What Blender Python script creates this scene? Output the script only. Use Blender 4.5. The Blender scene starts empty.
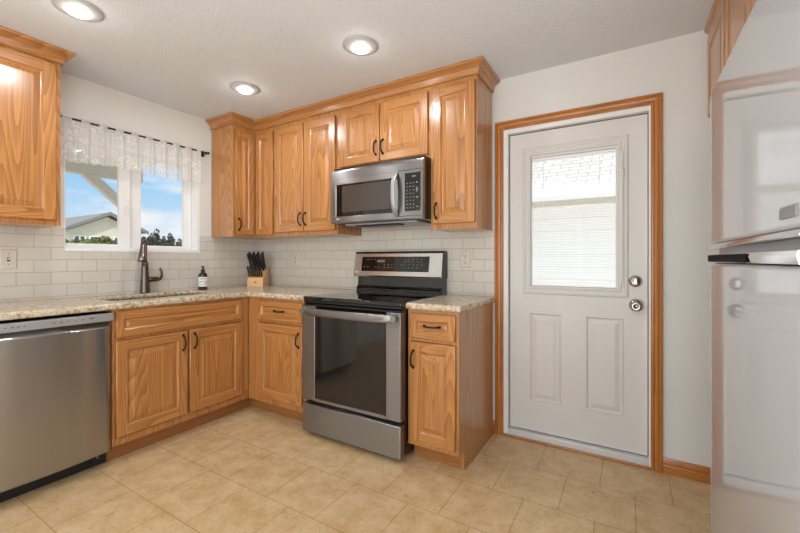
import bpy, bmesh, math, random
from mathutils import Vector, Matrix
random.seed(7)
PI = math.pi
SC = bpy.context.scene
COL = SC.collection
H = 2.374            # ceiling height

# ------------------------------------------------------------------ camera
cam_d = bpy.data.cameras.new('camera')
cam_d.sensor_width = 36.0
cam_d.lens = 382.88 / 800 * 36.0
cam_d.shift_y = -(266.5 - 259.44) / 800
cam_d.clip_start = 0.02
cam = bpy.data.objects.new('camera', cam_d)
COL.objects.link(cam)
cam.location = (3.134, -2.55, 1.169)
cam.rotation_euler = (PI / 2, 0, 0.539)
SC.camera = cam

# ------------------------------------------------------------------ view
SC.view_settings.view_transform = 'Standard'
SC.view_settings.look = 'None'
SC.view_settings.gamma = 1
SC.view_settings.use_curve_mapping = False
SC.view_settings.exposure = 0.0
SC.cycles.max_bounces = 10
SC.cycles.diffuse_bounces = 5
SC.cycles.transparent_max_bounces = 16
SC.cycles.use_denoising = True
SC.cycles.sample_clamp_indirect = 6.0


def srgb(r, g, b):
    def f(c):
        c /= 255.0
        return c / 12.92 if c <= 0.04045 else ((c + 0.055) / 1.055) ** 2.4
    return (f(r), f(g), f(b), 1.0)


# ------------------------------------------------------------------ world: blue sky with clouds
def make_world():
    w = bpy.data.worlds.new('sky')
    SC.world = w
    w.use_nodes = True
    nt = w.node_tree
    nt.nodes.clear()
    N = nt.nodes.new
    L = nt.links.new
    tc = N('ShaderNodeTexCoord')
    sep = N('ShaderNodeSeparateXYZ')
    L(tc.outputs['Generated'], sep.inputs[0])
    ramp = N('ShaderNodeValToRGB')
    e = ramp.color_ramp.elements
    e[0].position = 0.0
    e[0].color = srgb(228, 244, 254)
    e[1].position = 0.45
    e[1].color = srgb(124, 188, 246)
    m = e.new(0.16)
    m.color = srgb(164, 214, 252)
    L(sep.outputs['Z'], ramp.inputs[0])
    mp = N('ShaderNodeMapping')
    mp.inputs['Scale'].default_value = (1.0, 1.0, 3.2)
    mp.inputs['Location'].default_value = (0.3, 0.15, 0.1)
    L(tc.outputs['Generated'], mp.inputs[0])
    no = N('ShaderNodeTexNoise')
    no.inputs['Scale'].default_value = 3.4
    no.inputs['Detail'].default_value = 7
    no.inputs['Roughness'].default_value = 0.58
    L(mp.outputs[0], no.inputs['Vector'])
    # more cloud near the horizon
    sub = N('ShaderNodeMath')
    sub.operation = 'MULTIPLY_ADD'
    sub.inputs[1].default_value = -0.9
    sub.inputs[2].default_value = 0.12
    L(sep.outputs['Z'], sub.inputs[0])
    add = N('ShaderNodeMath')
    L(no.outputs['Fac'], add.inputs[0])
    L(sub.outputs[0], add.inputs[1])
    cr = N('ShaderNodeValToRGB')
    cr.color_ramp.elements[0].position = 0.47
    cr.color_ramp.elements[0].color = (0, 0, 0, 1)
    cr.color_ramp.elements[1].position = 0.63
    cr.color_ramp.elements[1].color = (1, 1, 1, 1)
    L(add.outputs[0], cr.inputs[0])
    mix = N('ShaderNodeMixRGB')
    L(cr.outputs[0], mix.inputs[0])
    L(ramp.outputs[0], mix.inputs[1])
    mix.inputs[2].default_value = (0.95, 0.97, 1.0, 1)
    bg = N('ShaderNodeBackground')
    hz = N('ShaderNodeMapRange')      # unseen upper sky whitened to neutralise the exterior light
    hz.inputs['From Min'].default_value = 0.34
    hz.inputs['From Max'].default_value = 0.7
    L(sep.outputs['Z'], hz.inputs['Value'])
    mx2 = N('ShaderNodeMixRGB')
    mx2.inputs[2].default_value = (1.0, 0.97, 0.93, 1)
    L(hz.outputs[0], mx2.inputs[0])
    L(mix.outputs[0], mx2.inputs[1])
    L(mx2.outputs[0], bg.inputs[0])
    st = N('ShaderNodeMapRange')      # unseen zenith boosted, added to brighten the shaded exterior
    st.inputs['From Min'].default_value = 0.34
    st.inputs['From Max'].default_value = 0.85
    st.inputs['To Min'].default_value = 1.0
    st.inputs['To Max'].default_value = 1.9
    L(sep.outputs['Z'], st.inputs['Value'])
    L(st.outputs[0], bg.inputs['Strength'])
    out = N('ShaderNodeOutputWorld')
    L(bg.outputs[0], out.inputs[0])


make_world()


def light(name, kind, loc, rot, power, color=(1, 1, 1), size=1.0, size_y=None, shape='RECTANGLE', spread=None):
    d = bpy.data.lights.new(name, kind)
    d.energy = power
    d.color = color
    if kind == 'AREA':
        d.shape = shape
        d.size = size
        if size_y:
            d.size_y = size_y
        if spread:
            d.spread = spread
    o = bpy.data.objects.new(name, d)
    COL.objects.link(o)
    o.location = loc
    o.rotation_euler = rot
    return o


sun = light('sun', 'SUN', (0, 0, 12), (math.radians(38), 0, math.radians(48)), 2.8, (1.0, 0.96, 0.9))
sun.data.angle = math.radians(0.6)
# added fill light behind the camera, set at an invented window
light('back_fill', 'AREA', (2.3, -5.32, 1.35), (PI / 2, 0, 0), 62, (0.92, 0.965, 1.0), 2.5, 1.7)
# added soft overhead fill behind the camera, no fixture there
light('overhead_fill', 'AREA', (2.5, -3.9, 2.33), (0, 0, 0), 8, (0.97, 0.985, 1.0), 1.8, 1.3)
# added fill for the right-facing cabinet sides, set at an invented window
light('right_fill', 'AREA', (4.02, -3.45, 1.45), (0, PI / 2, 0), 24, (0.92, 0.965, 1.0), 1.3, 1.7)
# added upward fill standing in for flash bounced off the ceiling
light('bounce_fill', 'AREA', (3.0, -2.9, 0.45), (PI, 0, 0), 36, (0.93, 0.97, 1.0), 2.0, 1.8)


# ------------------------------------------------------------------ materials
MATS = {}


def new_mat(name):
    m = bpy.data.materials.new(name)
    m.use_nodes = True
    nt = m.node_tree
    bs = nt.nodes['Principled BSDF']
    MATS[name] = m
    return m, nt, bs


def plain(name, col, rough=0.5, metal=0.0, spec=0.5, noise=0.0, nscale=30, bump=0.0, bscale=200, coat=0.0, emis=0.0, trans=0.0):
    m, nt, bs = new_mat(name)
    N = nt.nodes.new
    L = nt.links.new
    bs.inputs['Base Color'].default_value = col
    bs.inputs['Roughness'].default_value = rough
    bs.inputs['Metallic'].default_value = metal
    bs.inputs['Specular IOR Level'].default_value = spec
    bs.inputs['Coat Weight'].default_value = coat
    bs.inputs['Transmission Weight'].default_value = trans
    if emis:
        bs.inputs['Emission Color'].default_value = col
        bs.inputs['Emission Strength'].default_value = emis
    tc = N('ShaderNodeTexCoord')
    if noise:
        no = N('ShaderNodeTexNoise')
        no.inputs['Scale'].default_value = nscale
        no.inputs['Detail'].default_value = 4
        L(tc.outputs['Object'], no.inputs['Vector'])
        hs = N('ShaderNodeHueSaturation')
        hs.inputs['Color'].default_value = col
        mr = N('ShaderNodeMapRange')
        mr.inputs['To Min'].default_value = 1 - noise
        mr.inputs['To Max'].default_value = 1 + noise
        L(no.outputs['Fac'], mr.inputs['Value'])
        L(mr.outputs[0], hs.inputs['Value'])
        L(hs.outputs[0], bs.inputs['Base Color'])
    if bump:
        nb = N('ShaderNodeTexNoise')
        nb.inputs['Scale'].default_value = bscale
        nb.inputs['Detail'].default_value = 3
        L(tc.outputs['Object'], nb.inputs['Vector'])
        bp = N('ShaderNodeBump')
        bp.inputs['Strength'].default_value = bump
        bp.inputs['Distance'].default_value = 0.004
        L(nb.outputs['Fac'], bp.inputs['Height'])
        L(bp.outputs[0], bs.inputs['Normal'])
    return m


def oak(name, axis, dark=1.0, c0=(190, 132, 74), c1=(140, 84, 37)):
    """finished oak with cathedral figure running along one axis"""
    m, nt, bs = new_mat(name)
    N = nt.nodes.new
    L = nt.links.new
    tc = N('ShaderNodeTexCoord')
    oi = N('ShaderNodeObjectInfo')
    vm = N('ShaderNodeVectorMath')
    vm.operation = 'SCALE'
    vm.inputs[0].default_value = (3.7, 5.1, 4.3)
    L(oi.outputs['Random'], vm.inputs['Scale'])
    va = N('ShaderNodeVectorMath')
    va.operation = 'ADD'
    L(tc.outputs['Object'], va.inputs[0])
    L(vm.outputs[0], va.inputs[1])
    i = 'XYZ'.index(axis)

    def mapped(across, along):
        s = [across] * 3
        s[i] = along
        mp = N('ShaderNodeMapping')
        mp.inputs['Scale'].default_value = s
        L(va.outputs[0], mp.inputs[0])
        return mp.outputs[0]
    n1 = N('ShaderNodeTexNoise')
    n1.inputs['Scale'].default_value = 1.0
    n1.inputs['Detail'].default_value = 1.5
    n1.inputs['Roughness'].default_value = 0.35
    L(mapped(5.0, 0.32), n1.inputs['Vector'])
    mu = N('ShaderNodeMath')
    mu.operation = 'MULTIPLY'
    mu.inputs[1].default_value = 40.0
    L(n1.outputs['Fac'], mu.inputs[0])
    fr = N('ShaderNodeMath')
    fr.operation = 'FRACT'
    L(mu.outputs[0], fr.inputs[0])
    n2 = N('ShaderNodeTexNoise')
    n2.inputs['Scale'].default_value = 1.0
    n2.inputs['Detail'].default_value = 4
    n2.inputs['Roughness'].default_value = 0.7
    L(mapped(150, 3.0), n2.inputs['Vector'])
    n3 = N('ShaderNodeTexNoise')
    n3.inputs['Scale'].default_value = 1.0
    n3.inputs['Detail'].default_value = 2
    L(mapped(14, 0.9), n3.inputs['Vector'])
    # figure + fibre -> factor
    a = N('ShaderNodeMath')
    a.operation = 'MULTIPLY_ADD'
    a.inputs[1].default_value = 0.42
    L(fr.outputs[0], a.inputs[0])
    b = N('ShaderNodeMath')
    b.operation = 'MULTIPLY_ADD'
    b.inputs[1].default_value = 1.0
    b.inputs[2].default_value = -0.27
    L(n2.outputs['Fac'], b.inputs[0])
    L(b.outputs[0], a.inputs[2])
    cr = N('ShaderNodeValToRGB')
    e = cr.color_ramp.elements
    e[0].position = 0.05
    e[0].color = srgb(*[c * dark for c in c1])
    e[1].position = 0.62
    e[1].color = srgb(*[c * dark for c in c0])
    L(a.outputs[0], cr.inputs[0])
    hs = N('ShaderNodeHueSaturation')
    mr = N('ShaderNodeMapRange')
    mr.inputs['To Min'].default_value = 0.86
    mr.inputs['To Max'].default_value = 1.14
    L(n3.outputs['Fac'], mr.inputs['Value'])
    L(mr.outputs[0], hs.inputs['Value'])
    L(cr.outputs[0], hs.inputs['Color'])
    L(hs.outputs[0], bs.inputs['Base Color'])
    bs.inputs['Roughness'].default_value = 0.3
    bs.inputs['Coat Weight'].default_value = 0.6
    bs.inputs['Coat Roughness'].default_value = 0.22
    bu = N('ShaderNodeBump')
    bu.inputs['Strength'].default_value = 0.12
    bu.inputs['Distance'].default_value = 0.001
    L(n2.outputs['Fac'], bu.inputs['Height'])
    L(bu.outputs[0], bs.inputs['Normal'])
    return m


def brick_mat(name, axes, w, h, off, mortar, c1, c2, cm, rough, bump, mottled=None, coat=0.0):
    """tiles laid half-bond; axes = which object axes run along and up the tile rows"""
    m, nt, bs = new_mat(name)
    N = nt.nodes.new
    L = nt.links.new
    tc = N('ShaderNodeTexCoord')
    sep = N('ShaderNodeSeparateXYZ')
    L(tc.outputs['Object'], sep.inputs[0])
    cmb = N('ShaderNodeCombineXYZ')
    for k in (0, 1):
        ad = N('ShaderNodeMath')
        ad.inputs[1].default_value = off[k]
        L(sep.outputs[axes[k]], ad.inputs[0])
        L(ad.outputs[0], cmb.inputs[k])
    br = N('ShaderNodeTexBrick')
    br.offset = 0.5
    br.inputs['Scale'].default_value = 1.0
    br.inputs['Brick Width'].default_value = w
    br.inputs['Row Height'].default_value = h
    br.inputs['Mortar Size'].default_value = mortar
    br.inputs['Mortar Smooth'].default_value = 0.25
    br.inputs['Bias'].default_value = 0.0
    br.inputs['Color1'].default_value = c1
    br.inputs['Color2'].default_value = c2
    br.inputs['Mortar'].default_value = cm
    L(cmb.outputs[0], br.inputs['Vector'])
    col = br.outputs['Color']
    if mottled:
        no = N('ShaderNodeTexNoise')
        no.inputs['Scale'].default_value = 9
        no.inputs['Detail'].default_value = 9
        no.inputs['Roughness'].default_value = 0.68
        L(tc.outputs['Object'], no.inputs['Vector'])
        cr = N('ShaderNodeValToRGB')
        cr.color_ramp.elements[0].position = 0.33
        cr.color_ramp.elements[0].color = mottled[0]
        cr.color_ramp.elements[1].position = 0.66
        cr.color_ramp.elements[1].color = mottled[1]
        L(no.outputs['Fac'], cr.inputs[0])
        mx = N('ShaderNodeMixRGB')
        mx.blend_type = 'MULTIPLY'
        mx.inputs[0].default_value = 1.0
        L(col, mx.inputs[1])
        L(cr.outputs[0], mx.inputs[2])
        # small brown veins
        n2 = N('ShaderNodeTexNoise')
        n2.inputs['Scale'].default_value = 60
        n2.inputs['Detail'].default_value = 6
        n2.inputs['Distortion'].default_value = 1.2
        L(tc.outputs['Object'], n2.inputs['Vector'])
        c2r = N('ShaderNodeValToRGB')
        c2r.color_ramp.elements[0].position = 0.28
        c2r.color_ramp.elements[0].color = srgb(228, 216, 198)
        c2r.color_ramp.elements[1].position = 0.44
        c2r.color_ramp.elements[1].color = (1, 1, 1, 1)
        L(n2.outputs['Fac'], c2r.inputs[0])
        m2 = N('ShaderNodeMixRGB')
        m2.blend_type = 'MULTIPLY'
        m2.inputs[0].default_value = 1.0
        L(mx.outputs[0], m2.inputs[1])
        L(c2r.outputs[0], m2.inputs[2])
        col = m2.outputs[0]
    L(col, bs.inputs['Base Color'])
    bs.inputs['Roughness'].default_value = rough
    bs.inputs['Coat Weight'].default_value = coat
    iv = N('ShaderNodeMath')
    iv.operation = 'SUBTRACT'
    iv.inputs[0].default_value = 1.0
    L(br.outputs['Fac'], iv.inputs[1])
    bu = N('ShaderNodeBump')
    bu.inputs['Strength'].default_value = bump
    bu.inputs['Distance'].default_value = 0.002
    L(iv.outputs[0], bu.inputs['Height'])
    L(bu.outputs[0], bs.inputs['Normal'])
    return m


def granite(name):
    m, nt, bs = new_mat(name)
    N = nt.nodes.new
    L = nt.links.new
    tc = N('ShaderNodeTexCoord')
    n1 = N('ShaderNodeTexNoise')
    n1.inputs['Scale'].default_value = 48
    n1.inputs['Detail'].default_value = 6
    n1.inputs['Roughness'].default_value = 0.62
    L(tc.outputs['Object'], n1.inputs['Vector'])
    cr = N('ShaderNodeValToRGB')
    e = cr.color_ramp.elements
    e[0].position = 0.30
    e[0].color = srgb(106, 76, 50)
    e[1].position = 0.75
    e[1].color = srgb(222, 214, 200)
    q = e.new(0.42)
    q.color = srgb(184, 160, 126)
    q = e.new(0.55)
    q.color = srgb(208, 196, 174)
    L(n1.outputs['Fac'], cr.inputs[0])
    n2 = N('ShaderNodeTexNoise')
    n2.inputs['Scale'].default_value = 210
    n2.inputs['Detail'].default_value = 3
    L(tc.outputs['Object'], n2.inputs['Vector'])
    c2 = N('ShaderNodeValToRGB')
    c2.color_ramp.elements[0].position = 0.30
    c2.color_ramp.elements[0].color = srgb(70, 50, 38)
    c2.color_ramp.elements[1].position = 0.44
    c2.color_ramp.elements[1].color = (1, 1, 1, 1)
    L(n2.outputs['Fac'], c2.inputs[0])
    mx = N('ShaderNodeMixRGB')
    mx.blend_type = 'MULTIPLY'
    mx.inputs[0].default_value = 1
    L(cr.outputs[0], mx.inputs[1])
    L(c2.outputs[0], mx.inputs[2])
    L(mx.outputs[0], bs.inputs['Base Color'])
    bs.inputs['Roughness'].default_value = 0.22
    return m


def steel(name, base, rough, aniso, tangent_axis='Z', metal=1.0, brush=(2, 2, 260), vary=0.05):
    m, nt, bs = new_mat(name)
    N = nt.nodes.new
    L = nt.links.new
    bs.inputs['Base Color'].default_value = base
    bs.inputs['Metallic'].default_value = metal
    bs.inputs['Anisotropic'].default_value = aniso
    bs.inputs['Anisotropic Rotation'].default_value = 0.25
    tc = N('ShaderNodeTexCoord')
    mp = N('ShaderNodeMapping')
    mp.inputs['Scale'].default_value = brush
    L(tc.outputs['Object'], mp.inputs[0])
    no = N('ShaderNodeTexNoise')
    no.inputs['Scale'].default_value = 1
    no.inputs['Detail'].default_value = 3
    L(mp.outputs[0], no.inputs['Vector'])
    mr = N('ShaderNodeMapRange')
    mr.inputs['To Min'].default_value = rough * (1 - vary)
    mr.inputs['To Max'].default_value = rough * (1 + vary)
    L(no.outputs['Fac'], mr.inputs['Value'])
    L(mr.outputs[0], bs.inputs['Roughness'])
    if aniso:
        tg = N('ShaderNodeTangent')
        tg.direction_type = 'RADIAL'
        tg.axis = tangent_axis
        L(tg.outputs[0], bs.inputs['Tangent'])
    return m


def glass_mat(name, tint=(1, 1, 1, 1), refl=0.06):
    m, nt, bs = new_mat(name)
    nt.nodes.remove(bs)
    N = nt.nodes.new
    L = nt.links.new
    out = nt.nodes['Material Output']
    tr = N('ShaderNodeBsdfTransparent')
    tr.inputs[0].default_value = tint
    gl = N('ShaderNodeBsdfGlossy')
    gl.inputs['Roughness'].default_value = 0.02
    mx = N('ShaderNodeMixShader')
    mx.inputs[0].default_value = refl
    L(tr.outputs[0], mx.inputs[1])
    L(gl.outputs[0], mx.inputs[2])
    L(mx.outputs[0], out.inputs[0])
    return m


def lace_mat(name):
    """sheer woven lace: partly see-through threads with denser motifs"""
    m, nt, bs = new_mat(name)
    N = nt.nodes.new
    L = nt.links.new
    out = nt.nodes['Material Output']
    nt.nodes.remove(bs)
    tc = N('ShaderNodeTexCoord')
    n1 = N('ShaderNodeTexVoronoi')
    n1.inputs['Scale'].default_value = 55
    L(tc.outputs['Object'], n1.inputs['Vector'])
    n2 = N('ShaderNodeTexNoise')
    n2.inputs['Scale'].default_value = 15
    n2.inputs['Detail'].default_value = 2
    L(tc.outputs['Object'], n2.inputs['Vector'])
    a = N('ShaderNodeMath')
    a.operation = 'MULTIPLY_ADD'
    a.inputs[1].default_value = 0.55
    L(n1.outputs['Distance'], a.inputs[0])
    L(n2.outputs['Fac'], a.inputs[2])
    cr = N('ShaderNodeValToRGB')
    cr.color_ramp.elements[0].position = 0.50
    cr.color_ramp.elements[0].color = (0.94, 0.94, 0.94, 1)
    cr.color_ramp.elements[1].position = 0.72
    cr.color_ramp.elements[1].color = (0.66, 0.66, 0.66, 1)
    L(a.outputs[0], cr.inputs[0])
    tr = N('ShaderNodeBsdfTransparent')
    di = N('ShaderNodeBsdfDiffuse')
    di.inputs[0].default_value = (0.86, 0.86, 0.85, 1)
    tl = N('ShaderNodeBsdfTranslucent')
    tl.inputs[0].default_value = (0.86, 0.86, 0.85, 1)
    m1 = N('ShaderNodeMixShader')
    m1.inputs[0].default_value = 0.4
    L(di.outputs[0], m1.inputs[1])
    L(tl.outputs[0], m1.inputs[2])
    m2 = N('ShaderNodeMixShader')
    L(cr.outputs[0], m2.inputs[0])
    L(tr.outputs[0], m2.inputs[1])
    L(m1.outputs[0], m2.inputs[2])
    L(m2.outputs[0], out.inputs[0])
    return m


def leaf_mat(name, a, b):
    m, nt, bs = new_mat(name)
    N = nt.nodes.new
    L = nt.links.new
    tc = N('ShaderNodeTexCoord')
    no = N('ShaderNodeTexNoise')
    no.inputs['Scale'].default_value = 2.5
    no.inputs['Detail'].default_value = 4
    L(tc.outputs['Object'], no.inputs['Vector'])
    cr = N('ShaderNodeValToRGB')
    cr.color_ramp.elements[0].position = 0.35
    cr.color_ramp.elements[0].color = a
    cr.color_ramp.elements[1].position = 0.65
    cr.color_ramp.elements[1].color = b
    L(no.outputs['Fac'], cr.inputs[0])
    L(cr.outputs[0], bs.inputs['Base Color'])
    bs.inputs['Roughness'].default_value = 0.7
    return m


oak_z = oak('oak_vertical', 'Z')
oak_x = oak('oak_along_x', 'X')
oak_y = oak('oak_along_y', 'Y')
oak_zs = oak('oak_casing', 'Z', 1.0, (184, 116, 50), (150, 88, 32))
oak_xs = oak('oak_casing_across', 'X', 1.0, (184, 116, 50), (150, 88, 32))
oak_tx = oak('oak_toe_x', 'X', 0.86, (190, 124, 66), (156, 94, 46))
oak_ty = oak('oak_toe_y', 'Y', 0.86, (190, 124, 66), (156, 94, 46))
m_wall = plain('wall_paint', srgb(219, 217, 213), 0.75, bump=0.12, bscale=170)
m_ceil = plain('ceiling_knockdown', srgb(216, 220, 224), 0.8, bump=0.5, bscale=75)
m_floor = brick_mat('floor_tile', (0, 1), 0.312, 0.315, (-1.6 + 20 * 0.312, 1.27 + 21 * 0.315), 0.002,
                    srgb(220, 196, 160), srgb(215, 190, 153), srgb(172, 142, 102), 0.42, 0.2,
                    (srgb(222, 205, 180), srgb(250, 246, 240)))
TW, TH = 0.16, 0.0777
t_c = (srgb(210, 204, 194), srgb(205, 199, 188), srgb(178, 171, 160))
m_tile_l = brick_mat('subway_tile_window_wall', (1, 2), TW, TH, (1.608 + 20 * TW, -0.934 + 20 * TH), 0.0022, *t_c, 0.12, 0.5)
m_tile_b = brick_mat('subway_tile_range_wall', (0, 2), TW, TH, (-2.207 + 20 * TW, -0.934 + 20 * TH), 0.0022, *t_c, 0.12, 0.5)
m_granite = granite('granite')
m_steel = steel('stainless', srgb(152, 151, 150), 0.36, 0.95, metal=0.9)
m_steel_dw = steel('stainless_door', srgb(170, 168, 166), 0.20, 1.0, metal=0.95, vary=0.0)
m_steel_b = steel('stainless_console', srgb(206, 204, 200), 0.24, 0.3)  # lighter copy of the stainless, ceiling reflection put into its base colour
m_steel_p = plain('stainless_panel', srgb(166, 165, 166), 0.38, 0.45)
m_chrome = plain('polished_chrome', srgb(225, 225, 226), 0.08, 1.0)
m_nickel = plain('satin_nickel', srgb(180, 176, 170), 0.22, 1.0)
m_bronze = plain('oil_rubbed_bronze', srgb(48, 36, 30), 0.38, 0.7)
m_faucet = plain('bronze_faucet', srgb(98, 86, 78), 0.27, 0.9)
m_spray = plain('brushed_dark_nickel', srgb(140, 134, 128), 0.22, 1.0)
m_black = plain('black_enamel', srgb(22, 21, 21), 0.25)
m_blackm = plain('black_plastic', srgb(26, 25, 25), 0.5)
m_dull = plain('dull_black_plastic', srgb(24, 23, 24), 0.75, spec=0.1)
m_blackg = plain('black_glass', srgb(14, 13, 13), 0.05, coat=0.3)
m_ovenglass = plain('dark_oven_glass', srgb(30, 27, 25), 0.06, coat=0.3)
m_mwglass = plain('microwave_window', srgb(80, 74, 70), 0.12, 0.35)
m_mark = plain('printed_marks', srgb(118, 114, 108), 0.5)
m_markd = plain('dark_printed_marks', srgb(72, 68, 70), 0.5)
m_ring = plain('burner_ring', srgb(70, 68, 67), 0.2)
m_white = plain('white_vinyl', srgb(238, 238, 237), 0.35)
m_door = plain('white_door_paint', srgb(213, 210, 206), 0.42)
m_jamb = plain('white_jamb', srgb(232, 231, 228), 0.45)
m_alu = plain('aluminium_sill', srgb(214, 213, 212), 0.4, 0.25)
m_gasket = plain('dark_gasket', srgb(42, 40, 40), 0.7)
m_fridge = plain('silver_appliance_paint', srgb(188, 191, 195), 0.055, 0.12, coat=0.0)
m_fside = plain('grey_appliance_side', srgb(128, 128, 130), 0.4)
m_plate = plain('almond_plate', srgb(204, 198, 183), 0.4)
m_slot = plain('dark_slots', srgb(70, 62, 54), 0.6)
m_glass = glass_mat('window_glass', refl=0.03)
m_lace = lace_mat('white_lace')
m_rod = plain('dark_curtain_rod', srgb(52, 46, 44), 0.4, 0.6)
m_trimring = plain('light_trim', srgb(176, 175, 173), 0.5)
m_lens = plain('light_lens', (1.0, 0.95, 0.88, 1), 0.5, emis=7.0)
m_maple = oak('knife_block_wood', 'X', 1.0, (232, 184, 112), (204, 148, 82))
m_bottle = plain('dark_amber_bottle', srgb(38, 33, 32), 0.2, coat=0.4)
m_label = plain('white_label', srgb(232, 230, 226), 0.55)
m_sink = plain('brown_composite_sink', srgb(104, 84, 66), 0.4, noise=0.1, nscale=150)
m_grass = plain('ground_cover', srgb(196, 188, 168), 0.9, noise=0.12, nscale=3)
m_patio = plain('patio_concrete', srgb(176, 172, 166), 0.85, noise=0.08, nscale=8)
m_lumber = plain('painted_lumber', srgb(216, 213, 208), 0.7, noise=0.05, nscale=12)
m_hwall = plain('pale_green_siding', srgb(204, 202, 186), 0.8, noise=0.03, nscale=5)
m_hroof = plain('grey_roof_shingles', srgb(124, 122, 122), 0.85, noise=0.12, nscale=6)
m_hfasc = plain('grey_fascia', srgb(118, 124, 126), 0.7)
m_hglass = plain('house_window_glass', srgb(90, 98, 104), 0.1)
m_leaf = leaf_mat('hedge_leaves', srgb(62, 82, 40), srgb(132, 148, 84))
m_pine = leaf_mat('tree_leaves', srgb(36, 48, 40), srgb(70, 82, 64))
m_bark = plain('bark', srgb(92, 74, 58), 0.9, noise=0.2, nscale=20)
m_siding = brick_mat('white_lap_siding', (0, 2), 40.0, 0.19, (0, 20 * 0.19 - 0.02), 0.006,
                     srgb(226, 225, 223), srgb(226, 225, 223), srgb(170, 169, 167), 0.7, 0.3)
m_shingle = brick_mat('pale_roof_shingle', (0, 1), 0.28, 0.14, (0, 0), 0.006,
                      srgb(196, 195, 194), srgb(182, 182, 181), srgb(110, 110, 110), 0.8, 0.3)
m_slat = plain('white_blind_slat', srgb(244, 244, 243), 0.5)


# ------------------------------------------------------------------ mesh builder
class MB:
    def __init__(self):
        self.bm = bmesh.new()

    def V(self, p):
        return self.bm.verts.new(p)

    def F(self, vs, mat=0, smooth=False):
        try:
            f = self.bm.faces.new(vs)
        except ValueError:
            return None
        f.material_index = mat
        f.smooth = smooth
        return f

    def box(self, x0, x1, y0, y1, z0, z1, bev=0.0, mat=0):
        x0, x1 = min(x0, x1), max(x0, x1)
        y0, y1 = min(y0, y1), max(y0, y1)
        z0, z1 = min(z0, z1), max(z0, z1)
        v = [self.V((x, y, z)) for x in (x0, x1) for y in (y0, y1) for z in (z0, z1)]
        fs = [self.F([v[i] for i in q], mat) for q in
              ((0, 1, 3, 2), (4, 6, 7, 5), (0, 4, 5, 1), (2, 3, 7, 6), (0, 2, 6, 4), (1, 5, 7, 3))]
        if bev > 0:
            es = list({e for f in fs for e in f.edges})
            r = bmesh.ops.bevel(self.bm, geom=es, offset=bev, segments=2, profile=0.5, affect='EDGES')
            for f in r['faces']:
                f.material_index = mat
                f.smooth = True
        return self

    def loft(self, rings, mat=0, smooth=True, closed=True, cap=True):
        R = [[self.V(p) for p in r] for r in rings]
        n = len(R[0])
        for a, b in zip(R[:-1], R[1:]):
            for i in range(n if closed else n - 1):
                j = (i + 1) % n
                self.F([a[i], a[j], b[j], b[i]], mat, smooth)
        if cap and closed:
            self.F(list(reversed(R[0])), mat)
            self.F(R[-1], mat)
        return self

    def tube(self, pts, rad, seg=10, mat=0, flat=1.0):
        pts = [Vector(p) for p in pts]
        n = len(pts)
        if not isinstance(rad, (list, tuple)):
            rad = [rad] * n
        tang = []
        for i in range(n):
            t = pts[min(i + 1, n - 1)] - pts[max(i - 1, 0)]
            tang.append(t.normalized())
        up = Vector((0, 0, 1)) if abs(tang[0].z) < 0.9 else Vector((1, 0, 0))
        nrm = (up - tang[0] * up.dot(tang[0])).normalized()
        rings = []
        for i in range(n):
            nrm = (nrm - tang[i] * nrm.dot(tang[i])).normalized()
            bn = tang[i].cross(nrm)
            rings.append([pts[i] + (nrm * math.cos(2 * PI * k / seg) + bn * math.sin(2 * PI * k / seg) * flat) * rad[i]
                          for k in range(seg)])
        return self.loft(rings, mat)

    def lathe(self, prof, c=(0, 0, 0), axis='Z', seg=24, mat=0, cap=True, smooth=True):
        rings = []
        c = Vector(c)
        for r, h in prof:
            ring = []
            for k in range(seg):
                a, b = r * math.cos(2 * PI * k / seg), r * math.sin(2 * PI * k / seg)
                p = {'Z': (a, b, h), 'Y': (a, h, b), 'X': (h, a, b)}[axis]
                ring.append(c + Vector(p))
            rings.append(ring)
        return self.loft(rings, mat, smooth, True, cap)

    def prism(self, poly, axis, a0, a1, mat=0, smooth=False):
        """extrude a 2-D outline along an axis; poly pairs are the other two axes in x,y,z order"""
        def P(p, a):
            return {'X': (a, p[0], p[1]), 'Y': (p[0], a, p[1]), 'Z': (p[0], p[1], a)}[axis]
        return self.loft([[P(p, a0) for p in poly], [P(p, a1) for p in poly]], mat, smooth)

    def sweep(self, prof, path, mat=0, closed=False):
        """mitred moulding: prof = (out, up) pairs; path = (x, y, z, outx, outy) corner points with mitre vectors"""
        rings = [[(p[0] + p[3] * o, p[1] + p[4] * o, p[2] + u) for o, u in prof] for p in path]
        return self.loft(rings, mat, False, True, True)


def finish_mesh(name, mb, mats):
    bm = mb.bm
    bmesh.ops.recalc_face_normals(bm, faces=bm.faces)
    me = bpy.data.meshes.new(name)
    bm.to_mesh(me)
    bm.free()
    for m in (mats if isinstance(mats, (list, tuple)) else [mats]):
        me.materials.append(m)
    return me


def root_of(o):
    while o.parent:
        o = o.parent
    return o


def obj(name, mb, mats, parent=None, local=False):
    me = finish_mesh(name, mb, mats)
    o = bpy.data.objects.new(name, me)
    COL.objects.link(o)
    if parent is not None:
        o.parent = parent
        if not local:
            r = root_of(parent)
            M = Matrix.Translation(r.location) @ r.rotation_euler.to_matrix().to_4x4()
            me.transform(M.inverted())
    return o


def thing(name, label, cat, loc=(0, 0, 0), rotz=0.0, group=None):
    o = bpy.data.objects.new(name, None)
    o.empty_display_size = 0.1
    COL.objects.link(o)
    o.location = loc
    o.rotation_euler = (0, 0, rotz)
    tag(o, label, cat, group)
    return o


def tag(o, label, cat, group=None):
    o['label'] = label
    o['category'] = cat
    if group:
        o['group'] = group
    return o


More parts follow.
